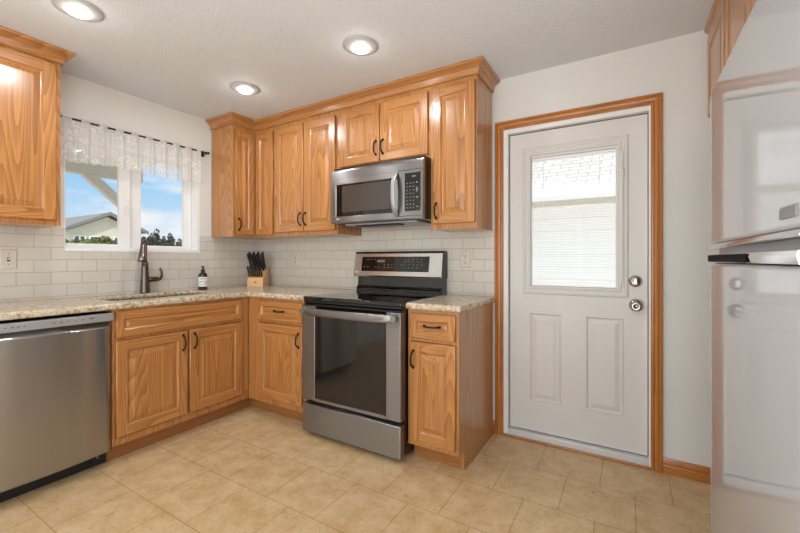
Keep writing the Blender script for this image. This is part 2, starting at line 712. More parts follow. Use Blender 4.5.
def struct(name, mb=None, mats=None, label=None, cat=None, loc=(0, 0, 0)):
    if mb is None:
        o = bpy.data.objects.new(name, None)
        COL.objects.link(o)
        o.location = loc
    else:
        o = obj(name, mb, mats)
    o['kind'] = 'structure'
    if label:
        o['label'] = label
        o['category'] = cat
    return o


def dup(root, loc=None, rotz=None, label=None):
    r = root.copy()
    COL.objects.link(r)
    if loc is not None:
        r.location = loc
    if rotz is not None:
        r.rotation_euler = (0, 0, rotz)
    if label:
        r['label'] = label
    for ch in list(root.children):
        c = ch.copy()
        COL.objects.link(c)
        c.parent = r
        for g in list(ch.children):
            d = g.copy()
            COL.objects.link(d)
            d.parent = c
    return r


def grid_face(mb, P, us, zs, holes, mat=0):
    """flat face on a grid of cuts, leaving the holes open; P maps (u, z) to a point"""
    us, zs = sorted(set(us)), sorted(set(zs))
    vs = {}

    def gv(i, j):
        if (i, j) not in vs:
            vs[(i, j)] = mb.V(P(us[i], zs[j]))
        return vs[(i, j)]
    for i in range(len(us) - 1):
        for j in range(len(zs) - 1):
            cu, cz = (us[i] + us[i + 1]) / 2, (zs[j] + zs[j + 1]) / 2
            if any(a < cu < b and c < cz < d for a, b, c, d in holes):
                continue
            mb.F([gv(i, j), gv(i + 1, j), gv(i + 1, j + 1), gv(i, j + 1)], mat)


def rect_rings(mb, P, u0, u1, z0, z1, steps, mats=(0, 0), smooth=False, fill=True):
    """concentric rectangles (inset, height): a moulded rectangle; mats = (left/right sides, top/bottom sides)"""
    rings = []
    for ins, n in steps:
        a, b, c, d = u0 + ins, u1 - ins, z0 + ins, z1 - ins
        rings.append([mb.V(P(a, c, n)), mb.V(P(b, c, n)), mb.V(P(b, d, n)), mb.V(P(a, d, n))])
    for A, B in zip(rings[:-1], rings[1:]):
        for k in range(4):
            mb.F([A[k], A[(k + 1) % 4], B[(k + 1) % 4], B[k]], mats[1] if k in (0, 2) else mats[0], smooth)
    if fill:
        mb.F(rings[-1], mats[0])
    return rings


# ------------------------------------------------------------------ cabinet doors, drawers and pulls
def raised_panel(o, U, Nv, u0, u1, z0, z1, fw=0.056, th=0.02, horizontal=False):
    """raised-panel oak door: stiles (slot 0) and rails (slot 1) round a bevelled field"""
    mb = MB()
    o, U, Nv = Vector(o), Vector(U), Vector(Nv)

    def P(u, z, n):
        return o + U * u + Nv * n + Vector((0, 0, z))
    e = 0.005
    # back and rounded outer edge
    R = rect_rings(mb, P, u0, u1, z0, z1, [(0, 0.001), (0, th - e), (e * 0.35, th - e * 0.35), (e, th)], (0, 1), True, False)
    mb.F(list(reversed(R[0])), 0)
    a, b, c, d = u0 + e, u1 - e, z0 + e, z1 - e
    A, B, C2, D = u0 + fw, u1 - fw, z0 + fw, z1 - fw

    def quad(x0, x1, y0, y1, m):
        mb.F([mb.V(P(x0, y0, th)), mb.V(P(x1, y0, th)), mb.V(P(x1, y1, th)), mb.V(P(x0, y1, th))], m)
    quad(a, A, c, d, 0)
    quad(B, b, c, d, 0)
    quad(A, B, c, C2, 1)
    quad(A, B, D, d, 1)
    w = min(u1 - u0, z1 - z0) - 2 * fw
    rise = min(0.024, w * 0.3)
    pm = 1 if horizontal else 0
    rect_rings(mb, P, A, B, C2, D, [(0, th), (0.004, th - 0.004), (0.008, th - 0.009), (0.013, th - 0.010)],
               (0, 1), False, False)
    rect_rings(mb, P, A + 0.013, B - 0.013, C2 + 0.013, D - 0.013,
               [(0, th - 0.010), (rise, th - 0.003), (rise + 0.002, th - 0.0015)], (pm, pm), False, True)
    bmesh.ops.remove_doubles(mb.bm, verts=mb.bm.verts, dist=0.00002)
    return mb


def pull(o, U, Nv, u, z, vertical=True, ln=0.096):
    """dark arched bar pull with two feet; o is on the door face plane"""
    mb = MB()
    o, U, Nv = Vector(o), Vector(U), Vector(Nv)
    Z = Vector((0, 0, 1))
    T = Z if vertical else U
    c = o + U * u + Z * z
    pts, rad = [], []
    for k in range(13):
        t = -1 + 2 * k / 12
        n = 0.028 * (1 - abs(t) ** 3.2)
        pts.append(c + T * (t * ln / 2) + Nv * (0.002 + n))
        rad.append(0.0052 if abs(t) < 0.85 else 0.0068)
    mb.tube(pts, rad, 8)
    for sgn in (-1, 1):
        base = c + T * (sgn * ln / 2)
        mb.tube([base + Nv * 0.0003, base + Nv * 0.006, base + Nv * 0.010], [0.0085, 0.0078, 0.0055], 10)
    return mb


def door_part(cab, name, o, U, Nv, u0, u1, z0, z1, hmat, pull_at=None, vertical=True, fw=0.056, horizontal=False, th=0.02):
    d = obj(name, raised_panel(o, U, Nv, u0, u1, z0, z1, fw, th, horizontal), [oak_z, hmat], cab)
    if pull_at:
        fo = Vector(o) + Vector(Nv) * th
        obj('handle', pull(fo, U, Nv, pull_at[0], pull_at[1], vertical), m_bronze, d)
    return d


def face_frame(mb, o, U, Nv, u0, u1, z0, z1, openings, th=0.019):
    """flat frame lying just in front of the box; openings are left closed by doors"""
    o, U, Nv = Vector(o), Vector(U), Vector(Nv)

    def P(u, z):
        return o + U * u + Vector((0, 0, z))
    us = [u0, u1] + [q for a in openings for q in a[:2]]
    zs = [z0, z1] + [q for a in openings for q in a[2:]]
    grid_face(mb, P, us, zs, openings)
    r = bmesh.ops.extrude_face_region(mb.bm, geom=list(mb.bm.faces))
    vs = [g for g in r['geom'] if isinstance(g, bmesh.types.BMVert)]
    bmesh.ops.translate(mb.bm, vec=-Nv * th, verts=vs)
    return mb


X, Y, NX, NY = (1, 0, 0), (0, 1, 0), (1, 0, 0), (0, -1, 0)

# ================================================================== ROOM SHELL
RW = 4.11        # right wall
BK = -5.5        # back wall
WY0, WY1, WZ0, WZ1 = -1.541, -0.632, 1.222, 1.98       # kitchen window opening
DX0, DX1, DZ1 = 2.415, 3.238, 2.03                    # door opening

mb = MB()
mb.box(-0.15, RW + 0.15, BK - 0.15, 0.15, -0.1, 0.0)
struct('floor', mb, m_floor)
mb = MB()
mb.box(-0.15, RW + 0.15, BK - 0.15, 0.15, H, H + 0.1)
struct('ceiling', mb, m_ceil)

mb = MB()   # wall with the kitchen window
mb.box(-0.15, 0, BK, WY0, 0, H)
mb.box(-0.15, 0, WY1, 0.15, 0, H)
mb.box(-0.15, 0, WY0, WY1, 0, WZ0)
mb.box(-0.15, 0, WY0, WY1, WZ1, H)
struct('wall_left', mb, m_wall)
mb = MB()   # wall with the range and the door
mb.box(0, DX0, 0, 0.15, 0, H)
mb.box(DX1, RW, 0, 0.15, 0, H)
mb.box(DX0, DX1, 0, 0.15, DZ1, H)
struct('wall_back', mb, m_wall)
QY0, QY1, QZ0, QZ1 = -4.35, -2.55, 0.75, 2.15
mb = MB()
mb.box(RW, RW + 0.15, BK, QY0, 0, H)
mb.box(RW, RW + 0.15, QY1, 0.15, 0, H)
mb.box(RW, RW + 0.15, QY0, QY1, 0, QZ0)
mb.box(RW, RW + 0.15, QY0, QY1, QZ1, H)
struct('wall_right', mb, m_wall)
B0, B1, BZ0, BZ1 = 1.0, 3.6, 0.45, 2.25
mb = MB()   # wall behind the camera, with an opening added for the fill light
mb.box(-0.15, B0, BK - 0.15, BK, 0, H)
mb.box(B1, RW + 0.15, BK - 0.15, BK, 0, H)
mb.box(B0, B1, BK - 0.15, BK, 0, BZ0)
mb.box(B0, B1, BK - 0.15, BK, BZ1, H)
struct('wall_front', mb, m_wall)

# unseen window added behind the camera to go with the back fill
w2 = struct('added_window_back', loc=(0, 0, 0))
mb = MB()
for a, b in ((B0, B0 + 0.07), ((B0 + B1) / 2 - 0.04, (B0 + B1) / 2 + 0.04), (B1 - 0.07, B1)):
    mb.box(a, b, BK - 0.11, BK - 0.04, BZ0, BZ1)
for a, b in ((BZ0, BZ0 + 0.07), (BZ1 - 0.07, BZ1)):
    for q in ((B0 + 0.07, (B0 + B1) / 2 - 0.04), ((B0 + B1) / 2 + 0.04, B1 - 0.07)):
        mb.box(q[0], q[1], BK - 0.11, BK - 0.04, a, b)
obj('window_frame', mb, m_white, w2)
mb = MB()
mb.box(B0 + 0.07, B1 - 0.07, BK - 0.078, BK - 0.072, BZ0 + 0.07, BZ1 - 0.07)
obj('glass_pane', mb, m_glass, w2)

# unseen window added in the right wall to go with the side fill
w3 = struct('added_window_right', loc=(0, 0, 0))
mb = MB()
mb.box(RW + 0.04, RW + 0.11, QY0, QY0 + 0.06, QZ0, QZ1)
mb.box(RW + 0.04, RW + 0.11, QY1 - 0.06, QY1, QZ0, QZ1)
mb.box(RW + 0.04, RW + 0.11, QY0 + 0.06, QY1 - 0.06, QZ0, QZ0 + 0.06)
mb.box(RW + 0.04, RW + 0.11, QY0 + 0.06, QY1 - 0.06, QZ1 - 0.06, QZ1)
mb.box(RW + 0.045, RW + 0.105, (QY0 + QY1) / 2 - 0.04, (QY0 + QY1) / 2 + 0.04, QZ0 + 0.06, QZ1 - 0.06)
obj('window_frame', mb, m_white, w3)
mb = MB()
mb.box(RW + 0.072, RW + 0.078, QY0 + 0.06, (QY0 + QY1) / 2 - 0.04, QZ0 + 0.06, QZ1 - 0.06)
obj('glass_pane', mb, m_glass, w3)
mb = MB()
mb.box(RW + 0.072, RW + 0.078, (QY0 + QY1) / 2 + 0.04, QY1 - 0.06, QZ0 + 0.06, QZ1 - 0.06)
obj('glass_pane', mb, m_glass, w3)

# tiled backsplashes
TT = 0.007
TZ = 1.372
mb = MB()
mb.box(0, TT, -2.16, WY0, 0.9205, TZ)
mb.box(0, TT, WY0, WY1, 0.9205, WZ0)
mb.box(0, TT, WY1, -TT, 0.9205, TZ)
struct('backsplash_left', mb, m_tile_l, 'white subway tile backsplash below the kitchen window', 'backsplash')
mb = MB()
mb.box(0, 1.25, -TT, 0, 0.9205, TZ)
mb.box(1.25, 2.03, -TT, 0, 0.9205, 1.425)
mb.box(2.03, 2.355, -TT, 0, 0.9205, TZ)
struct('backsplash_back', mb, m_tile_b, 'white subway tile backsplash behind the range', 'backsplash')

# ------------------------------------------------------------------ kitchen window (slider)
w1 = struct('window_1', loc=(0, 0, 0))
mb = MB()      # jamb liner and outer frame
for x0, x1, t in ((-0.149, -0.115, 0.045), (-0.115, -0.0005, 0.022)):
    tl = t * 0.3
    mb.box(x0, x1, WY0, WY0 + tl, WZ0, WZ1)
    mb.box(x0, x1, WY1 - t, WY1, WZ0, WZ1)
    mb.box(x0, x1, WY0 + tl, WY1 - t, WZ0, WZ0 + t)
    mb.box(x0, x1, WY0 + tl, WY1 - t, WZ1 - t, WZ1)
mb.box(-0.115, 0.0105, WY0 + 0.0005, WY1 - 0.0005, WZ0 + 0.0005, WZ0 + 0.026, 0.003)
obj('window_frame', mb, m_white, w1)
MIDY = -1.127


def sash(y0, y1, x0, x1, l, r):
    mb = MB()
    zb, zt = WZ0 + 0.026, WZ1 - 0.024
    mb.box(x0, x1, y0, y0 + l, zb, zt, 0.003)
    mb.box(x0, x1, y1 - r, y1, zb, zt, 0.003)
    mb.box(x0, x1, y0 + l, y1 - r, zb, zb + 0.030, 0.003)
    mb.box(x0, x1, y0 + l, y1 - r, zt - 0.035, zt, 0.003)
    s = obj('sash', mb, m_white, w1)
    g = MB()
    xm = (x0 + x1) / 2
    g.box(xm - 0.003, xm + 0.003, y0 + l, y1 - r, zb + 0.030, zt - 0.035)
    obj('glass_pane', g, m_glass, s)
    return s


s1 = sash(WY0 + 0.008, MIDY - 0.01, -0.072, -0.042, 0.014, 0.075)
s2 = sash(MIDY - 0.008, WY1 - 0.024, -0.108, -0.076, 0.085, 0.065)
mb = MB()
mb.box(-0.042, -0.030, MIDY - 0.05, MIDY - 0.03, 1.50, 1.56, 0.004)
mb.box(-0.034, -0.024, MIDY - 0.047, MIDY - 0.033, 1.525, 1.58, 0.004)
obj('latch', mb, m_white, s1)

# ------------------------------------------------------------------ exterior door
d1 = struct('door_1', loc=(0, 0, 0))
mb = MB()     # jambs and head, with stop
mb.box(DX0, DX0 + 0.028, 0.0, 0.15, 0, DZ1)
mb.box(DX1 - 0.009, DX1, 0.0, 0.15, 0, DZ1)
mb.box(DX0 + 0.028, DX1 - 0.009, 0.0, 0.15, 2.003, DZ1)
obj('door_jamb', mb, m_jamb, d1)
mb = MB()
mb.box(DX0 + 0.0285, DX0 + 0.033, 0.044, 0.06, 0.05, 2.0)
mb.box(DX1 - 0.0135, DX1 - 0.0095, 0.044, 0.06, 0.05, 2.0)
mb.box(DX0 + 0.033, DX1 - 0.0135, 0.044, 0.06, 1.9975, 2.0025)
mb.box(DX0 + 0.033, DX1 - 0.0135, 0.044, 0.06, 0.048, 0.0515)
obj('weatherstrip', mb, m_gasket, d1)
SX0, SX1, SZ0, SZ1 = DX0 + 0.033, DX1 - 0.0135, 0.052, 1.997
GX0, GX1, GZ0, GZ1 = 2.584, 3.066, 0.986, 1.828
mb = MB()
PAN = [(2.573, 2.768, 0.25, 0.826), (2.904, 3.109, 0.25, 0.826)]
holes = PAN + [(GX0, GX1, GZ0, GZ1)]
us = [SX0, SX1] + [q for h in holes for q in h[:2]]
zs = [SZ0, SZ1] + [q for h in holes for q in h[2:]]
FY = 0.04


def PD(u, z, n=0.0):
    return (u, FY - n, z)


grid_face(mb, PD, us, zs, holes)
for p in PAN:
    rect_rings(mb, PD, *p, [(0, 0), (0.004, 0.003), (0.008, 0.003), (0.016, -0.006), (0.022, -0.006), (0.045, 0.001), (0.048, 0.0015)])
grid_face(mb, lambda u, z: (u, 0.082, z), us, zs, [(GX0, GX1, GZ0, GZ1)])
for a, b in (((SX0, SZ0), (SX1, SZ0)), ((SX1, SZ0), (SX1, SZ1)), ((SX1, SZ1), (SX0, SZ1)), ((SX0, SZ1), (SX0, SZ0)),
             ((GX0, GZ0), (GX1, GZ0)), ((GX1, GZ0), (GX1, GZ1)), ((GX1, GZ1), (GX0, GZ1)), ((GX0, GZ1), (GX0, GZ0))):
    mb.F([mb.V((a[0], FY, a[1])), mb.V((b[0], FY, b[1])), mb.V((b[0], 0.082, b[1])), mb.V((a[0], 0.082, a[1]))])
slab = obj('door_slab', mb, m_door, d1)
mb = MB()     # moulded frame round the glass
LX0, LX1, LZ0, LZ1 = 2.530, 3.132, 0.944, 1.896
rect_rings(mb, PD, LX0, LX1, LZ0, LZ1, [(0, 0.0005), (0.002, 0.006), (0.010, 0.010), (0.018, 0.010), (0.024, 0.004), (0.034, 0.004),
                                        (0.040, 0.010), (0.050, 0.010), (0.056, -0.006)], (0, 0), False, False)
obj('glass_frame', mb, m_door, slab)
mb = MB()
mb.box(3.092, 3.104, 0.026, 0.036, 1.02, 1.80, 0.002)
mb.box(3.090, 3.108, 0.020, 0.034, 1.655, 1.70, 0.003)
obj('blind_slider', mb, m_door, slab)
mb = MB()
mb.box(GX0, GX1, 0.046, 0.049, GZ0, GZ1)
obj('glass_pane', mb, m_glass, slab)
mb = MB()
mb.box(GX0, GX1, 0.073, 0.076, GZ0, GZ1)
obj('glass_pane', mb, m_glass, slab)
mb = MB()     # slats between the panes
nsl = 50
for k in range(nsl):
    z = GZ0 + 0.03 + k * (GZ1 - GZ0 - 0.055) / (nsl - 1)
    c, s = 0.0058 * math.cos(0.16), 0.0058 * math.sin(0.16)
    ym = 0.061
    ring = [(ym - c, z - s), (ym, z + 0.0009), (ym + c, z + s), (ym + c, z + s - 0.0005), (ym, z + 0.0004), (ym - c, z - s - 0.0005)]
    mb.prism(ring, 'X', GX0 + 0.004, GX1 - 0.004)
mb.box(GX0 + 0.003, GX1 - 0.003, 0.054, 0.068, GZ0 + 0.002, GZ0 + 0.018)
mb.box(GX0 + 0.003, GX1 - 0.003, 0.053, 0.069, GZ1 - 0.016, GZ1 - 0.001)
for xx in (GX0 + 0.075, GX1 - 0.085):
    mb.box(xx - 0.0015, xx + 0.0015, 0.0595, 0.0625, GZ0 + 0.01, GZ1 - 0.01)
obj('blind', mb, m_slat, slab)
mb = MB()     # deadbolt
mb.lathe([(0.0, 0.039), (0.033, 0.039), (0.034, 0.034), (0.030, 0.026), (0.022, 0.022), (0.0, 0.020)], (3.166, 0, 1.043), 'Y', 28)
mb.box(3.157, 3.175, 0.004, 0.021, 1.024, 1.062, 0.004)
obj('deadbolt', mb, m_nickel, slab)
mb = MB()     # knob
mb.lathe([(0.0, 0.0395), (0.035, 0.0395), (0.036, 0.034), (0.030, 0.028), (0.014, 0.022), (0.013, 0.002), (0.020, -0.008), (0.028, -0.018),
          (0.029, -0.028), (0.024, -0.036), (0.012, -0.038), (0.011, -0.035), (0.0, -0.035)], (3.169, 0, 0.905), 'Y', 28)
obj('door_knob', mb, m_nickel, slab)
mb = MB()
mb.box(DX0 + 0.028, DX1 - 0.009, 0.002, 0.15, 0.0, 0.047, 0.004)
obj('door_sill', mb, m_alu, d1)
mb = MB()
mb.box(DX0 + 0.003, DX1, -0.018, 0.0, 0.0, 0.012, 0.003)
obj('threshold_strip', mb, oak_xs, d1)

# oak casing, three mitred lengths
CW = 0.055
prof = [(0.0, 0.0), (0.0, 0.009), (0.004, 0.012), (0.012, 0.012), (0.015, 0.009), (0.019, 0.013), (0.030, 0.017), (0.040, 0.015),
        (0.043, 0.019), (0.053, 0.018), (CW, 0.014), (CW, 0.0)]


def casing(name, a, b, ma, mb_):
    """a, b = inner corner (x, z) points; ma, mb_ = direction (x, z) of the outward mitre at each end"""
    m = MB()
    m.loft([[(p[0] + d[0] * o, -0.0005 - n, p[1] + d[1] * o) for o, n in prof] for p, d in ((a, ma), (b, mb_))], 0, False)
    return m


struct('trim_1', casing('t', (DX0, 0.0), (DX0, DZ1), (-1, 0), (-1, 1)), oak_zs, 'oak casing up the left side of the white door', 'casing')
struct('trim_2', casing('t', (DX0, DZ1), (DX1, DZ1), (-1, 1), (1, 1)), oak_xs, 'oak casing across the top of the white door', 'casing')
struct('trim_3', casing('t', (DX1, 0.0), (DX1, DZ1), (1, 0), (1, 1)), oak_zs, 'oak casing up the right side of the white door', 'casing')
bprof = [(-0.0005, 0.0), (-0.016, 0.0), (-0.016, 0.042), (-0.013, 0.048), (-0.015, 0.054), (-0.014, 0.064), (-0.009, 0.074), (-0.006, 0.083), (-0.0005, 0.083)]
mb = MB()
mb.prism(bprof, 'X', DX1 + CW + 0.001, RW)
struct('baseboard_back', mb, oak_xs)
mb = MB()
mb.prism(bprof, 'X', 2.3475, DX0 - CW - 0.0005)
struct('baseboard_back_short', mb, oak_xs)

# ================================================================== COUNTERTOPS
CT, CB = 0.920, 0.884
EDGE = [(0.010, CT), (0.004, CT - 0.003), (0.0, CT - 0.010), (0.0, CB + 0.010), (0.004, CB + 0.003), (0.008, CB)]


def counter(outline, hole=None):
    mb = MB()
    bm = mb.bm
    rings = [[mb.V((x, y, z)) for x, y in outline(e)] for e, z in EDGE]
    n = len(rings[0])
    for A, B in zip(rings[:-1], rings[1:]):
        for i in range(n):
            mb.F([A[i], A[(i + 1) % n], B[(i + 1) % n], B[i]], 0, False)
    hr = None
    if hole:
        hr = [[mb.V((x, y, z)) for x, y in hole] for z in (CT, CB)]
        m = len(hole)
        for i in range(m):
            mb.F([hr[0][i], hr[0][(i + 1) % m], hr[1][(i + 1) % m], hr[1][i]], 0, True)
    for k, ring in ((0, rings[0]), (1, rings[-1])):
        es = [bm.edges.get((ring[i], ring[(i + 1) % n])) for i in range(n)]
        if hr:
            q = hr[k]
            es += [bm.edges.get((q[i], q[(i + 1) % len(q)])) for i in range(len(q))]
        bmesh.ops.triangle_fill(bm, edges=es, use_beauty=True)
    return mb


def rounded_rect(x0, x1, y0, y1, r, seg=5):
    pts = []
    for cx, cy, a0 in ((x1 - r, y1 - r, 0), (x0 + r, y1 - r, PI / 2), (x0 + r, y0 + r, PI), (x1 - r, y0 + r, 1.5 * PI)):
        for k in range(seg + 1):
            a = a0 + k * PI / 2 / seg
            pts.append((cx + r * math.cos(a), cy + r * math.sin(a)))
    return pts


CD = 0.637
SKX0, SKX1, SKY0, SKY1 = 0.106, 0.49, -1.47, -0.75
g = TT + 0.0006
ct = counter(lambda e: [(g, -g), (g, -2.16 + e), (CD - e, -2.16 + e), (CD - e, -CD + e), (1.2570, -CD + e), (1.2570, -g)],
             rounded_rect(SKX0, SKX1, SKY0, SKY1, 0.035))
o = obj('countertop', ct, m_granite)
tag(o, 'speckled beige granite L shaped countertop under the window', 'countertop')
ct = counter(lambda e: [(2.0285, -g), (2.0285 + e * 0.3, -CD + e), (2.366 - e, -CD + e), (2.366 - e, -g)])
o = obj('countertop', ct, m_granite)
tag(o, 'short granite countertop right of the range beside the door', 'countertop')

# sink basin hung under the counter
sk = thing('kitchen_sink', 'undermount sink basin sunk in the granite below the window', 'sink', (0.3175, -1.09, 0.70))
mb = MB()
rings = []
for ins, z in ((-0.02, CB - 0.001), (0.002, CB - 0.001), (0.004, 0.72), (0.03, 0.70), (0.15, 0.695)):
    rings.append([(x, y, z) for x, y in rounded_rect(SKX0 + ins, SKX1 - ins, SKY0 + ins, SKY1 - ins, 0.06 if ins < 0.1 else 0.02)])
mb.loft(rings, 0, True, True, False)
mb.F([mb.V(p) for p in rings[-1]])
r2 = [[(x, y, z) for x, y in rounded_rect(SKX0 + i, SKX1 - i, SKY0 + i, SKY1 - i, 0.06)] for i, z in ((-0.02, CB - 0.001), (-0.004, 0.875), (-0.004, 0.69))]
mb.loft(r2, 0, True, True, False)
mb.F([mb.V(p) for p in r2[-1]])
obj('basin', mb, m_sink, sk)
mb = MB()
mb.lathe([(0.0, 0.700), (0.04, 0.700), (0.042, 0.697), (0.042, 0.6956)], (0.3175, -1.09, 0), 'Z', 20)
obj('drain', mb, m_nickel, sk)

# ================================================================== BASE CABINETS
FZ0, FZ1 = 0.10, 0.8825       # face frame bottom and top
FD = 0.61                      # face plane distance from wall
TK = 0.541


def carcass(mb, x0, x1, y0, y1, z0, z1, open_top=False, open_side=None, t=0.016):
    mb.box(x0, x1, y0, y1, z0, z0 + t)
    if not open_top:
        mb.box(x0, x1, y0, y1, z1 - t, z1)
        z1 = z1 - t
    z0 = z0 + t
    for nm, q in (('x0', (x0, x0 + t, y0, y1)), ('x1', (x1 - t, x1, y0, y1)), ('y0', (x0 + t, x1 - t, y0, y0 + t)), ('y1', (x0 + t, x1 - t, y1 - t, y1))):
        if nm != open_side:
            mb.box(*q, z0, z1)


# sink cabinet on the window wall
S0, S1 = -1.522, -0.612
c = thing('sink_base_cabinet', 'wide oak sink cabinet with two doors below the kitchen window', 'cabinet', (0.3, -1.07, 0))
mb = MB()
carcass(mb, 0.009, FD - 0.020, S0, S1, FZ0, FZ1, open_top=True, open_side='x1')
obj('carcass', mb, oak_z, c)
mb = MB()
face_frame(mb, (FD, 0, 0), Y, NX, S0, S1, FZ0, FZ1, [(-1.49, -1.115, 0.14, 0.70), (-1.065, -0.69, 0.14, 0.70), (-1.49, -0.69, 0.735, 0.85)])
obj('face_frame', mb, oak_z, c)
mb = MB()
mb.box(TK - 0.015, TK, S0, -TK, 0.001, FZ0 - 0.001)
obj('toe_kick', mb, oak_ty, c)
fo = (FD, 0, 0)
door_part(c, 'false_drawer_front', fo, Y, NX, -1.507, -0.678, 0.722, 0.867, oak_y, None, fw=0.04, horizontal=True)
door_part(c, 'door', fo, Y, NX, -1.507, -1.099, 0.148, 0.699, oak_y, (-1.128, 0.625))
door_part(c, 'door', fo, Y, NX, -1.081, -0.678, 0.148, 0.699, oak_y, (-1.051, 0.625))

# drawer cabinet in the corner, left of the range
c = thing('corner_base_cabinet', 'oak base cabinet with drawer and door between the corner and the range', 'cabinet', (0.94, -0.3, 0))
mb = MB()
carcass(mb, FD + 0.002, 1.2545, -FD + 0.020, -0.009, FZ0, FZ1, open_side='y0')
obj('carcass', mb, oak_z, c)
mb = MB()
face_frame(mb, (0, -FD, 0), X, NY, FD + 0.002, 1.2545, FZ0, FZ1, [(0.76, 1.17, 0.14, 0.70), (0.76, 1.17, 0.735, 0.85)])
obj('face_frame', mb, oak_z, c)
mb = MB()
mb.box(TK + 0.001, 1.2545, -TK, -TK + 0.015, 0.001, FZ0 - 0.001)
obj('toe_kick', mb, oak_tx, c)
fo = (0, -FD, 0)
door_part(c, 'drawer', fo, X, NY, 0.742, 1.192, 0.722, 0.862, oak_x, (0.967, 0.795), False, fw=0.036, horizontal=True)
door_part(c, 'door', fo, X, NY, 0.742, 1.192, 0.148, 0.699, oak_x, (1.165, 0.605))

# narrow end cabinet by the door
c = thing('end_base_cabinet', 'narrow oak base cabinet between the range and the white door', 'cabinet', (2.19, -0.3, 0))
E0, E1 = 2.0305, 2.346
mb = MB()
carcass(mb, E0, E1 - 0.019, -FD + 0.020, -0.009, FZ0, FZ1, open_side='y0')
obj('carcass', mb, oak_z, c)
mb = MB()
mb.prism([(-FD, FZ0), (-TK, FZ0), (-TK, 0.001), (-0.009, 0.001), (-0.009, FZ1), (-FD, FZ1)], 'X', E1 - 0.018, E1)
obj('end_panel', mb, oak_z, c)
mb = MB()
face_frame(mb, (0, -FD, 0), X, NY, E0, E1 - 0.0185, FZ0, FZ1, [(2.075, 2.31, 0.14, 0.70), (2.075, 2.31, 0.735, 0.85)])
obj('face_frame', mb, oak_z, c)
mb = MB()
mb.box(E0, E1 - 0.019, -TK, -TK + 0.015, 0.001, FZ0 - 0.001)
obj('toe_kick', mb, oak_tx, c)
door_part(c, 'drawer', fo, X, NY, 2.055, 2.330, 0.722, 0.862, oak_x, (2.192, 0.795), False, fw=0.04, horizontal=True)
door_part(c, 'door', fo, X, NY, 2.055, 2.330, 0.128, 0.699, oak_x, (2.074, 0.600))
mb = MB()
mb.prism([(E1 + 0.0005, 0.001), (E1 + 0.011, 0.001), (E1 + 0.010, 0.007), (E1 + 0.006, 0.011), (E1 + 0.0005, 0.012)], 'Y', -TK, -0.020)
obj('shoe_moulding', mb, oak_ty, c)

# ================================================================== WALL CABINETS
UB, UT = 1.363, 2.300
UF = 0.305
UZ0, UZ1 = 1.392, 2.262


def wall_cab(name, label, x0, x1, z0, loc):
    c = thing(name, label, 'cabinet', loc)
    mb = MB()
    mb.box(x0, x1, -UF + 0.0195, -0.009, z0, UT)
    obj('carcass', mb, oak_z, c)
    return c


# L-shaped corner cabinet
CU = -0.527
c = thing('corner_wall_cabinet', 'oak corner wall cabinet with folding doors right of the kitchen window', 'cabinet', (0.2, -0.2, UB))
mb = MB()
t = 0.0195
poly = [(0.009, -0.009), (0.009, CU), (UF - t, CU), (UF - t, -UF + t), (0.552, -UF + t), (0.552, -0.009)]
mb.prism(poly, 'Z', UB, UT)
obj('carcass', mb, oak_z, c)
mb = MB()
face_frame(mb, (UF, 0, 0), Y, NX, CU, -UF, UB, UT, [(-0.50, -0.325, UZ0 + 0.01, UZ1 - 0.02)])
obj('face_frame', mb, oak_z, c)
mb = MB()
face_frame(mb, (0, -UF, 0), X, NY, UF, 0.552, UB, UT, [(0.325, 0.52, UZ0 + 0.01, UZ1 - 0.02)])
obj('face_frame', mb, oak_z, c)
door_part(c, 'door', (UF, 0, 0), Y, NX, -0.515, -0.332, UZ0 - 0.012, UZ1 - 0.008, oak_y, (-0.488, 1.463), fw=0.05)
door_part(c, 'door', (0, -UF, 0), X, NY, 0.332, 0.541, UZ0 - 0.012, UZ1 - 0.008, oak_x, None, fw=0.05)

# two-door cabinet left of the microwave
c = wall_cab('wall_cabinet', 'tall two door oak wall cabinet left of the microwave', 0.5535, 1.243, UB, (0.9, -0.15, UB))
mb = MB()
face_frame(mb, (0, -UF, 0), X, NY, 0.5535, 1.243, UB, UT, [(0.60, 0.88, UZ0 + 0.02, UZ1 - 0.02), (0.93, 1.20, UZ0 + 0.02, UZ1 - 0.02)])
obj('face_frame', mb, oak_z, c)
door_part(c, 'door', (0, -UF, 0), X, NY, 0.570, 0.897, UZ0 + 0.002, UZ1 - 0.002, oak_x, (0.873, 1.492))
door_part(c, 'door', (0, -UF, 0), X, NY, 0.905, 1.228, UZ0 + 0.002, UZ1 - 0.002, oak_x, (0.929, 1.492))

# short cabinet over the microwave
MB0 = 1.832
c = wall_cab('wall_cabinet', 'short two door oak wall cabinet directly above the microwave', 1.2445, 2.0255, MB0, (1.63, -0.15, MB0))
mb = MB()
face_frame(mb, (0, -UF, 0), X, NY, 1.2445, 2.0255, MB0, UT, [(1.30, 1.60, 1.88, 2.24), (1.67, 1.98, 1.88, 2.24)])
obj('face_frame', mb, oak_z, c)
door_part(c, 'door', (0, -UF, 0), X, NY, 1.279, 1.630, 1.856, UZ1 + 0.002, oak_x, (1.605, 1.955))
door_part(c, 'door', (0, -UF, 0), X, NY, 1.639, 2.010, 1.856, UZ1 + 0.002, oak_x, (1.665, 1.955))

# narrow cabinet right of the microwave
c = wall_cab('wall_cabinet', 'narrow one door oak wall cabinet right of the microwave', 2.027, 2.340, UB, (2.18, -0.15, UB))
mb = MB()
face_frame(mb, (0, -UF, 0), X, NY, 2.027, 2.340, UB, UT, [(2.07, 2.30, UZ0 + 0.02, UZ1 - 0.02)])
obj('face_frame', mb, oak_z, c)
door_part(c, 'door', (0, -UF, 0), X, NY, 2.044, 2.330, UZ0 + 0.006, UZ1 + 0.006, oak_x, (2.074, 1.480), fw=0.058)

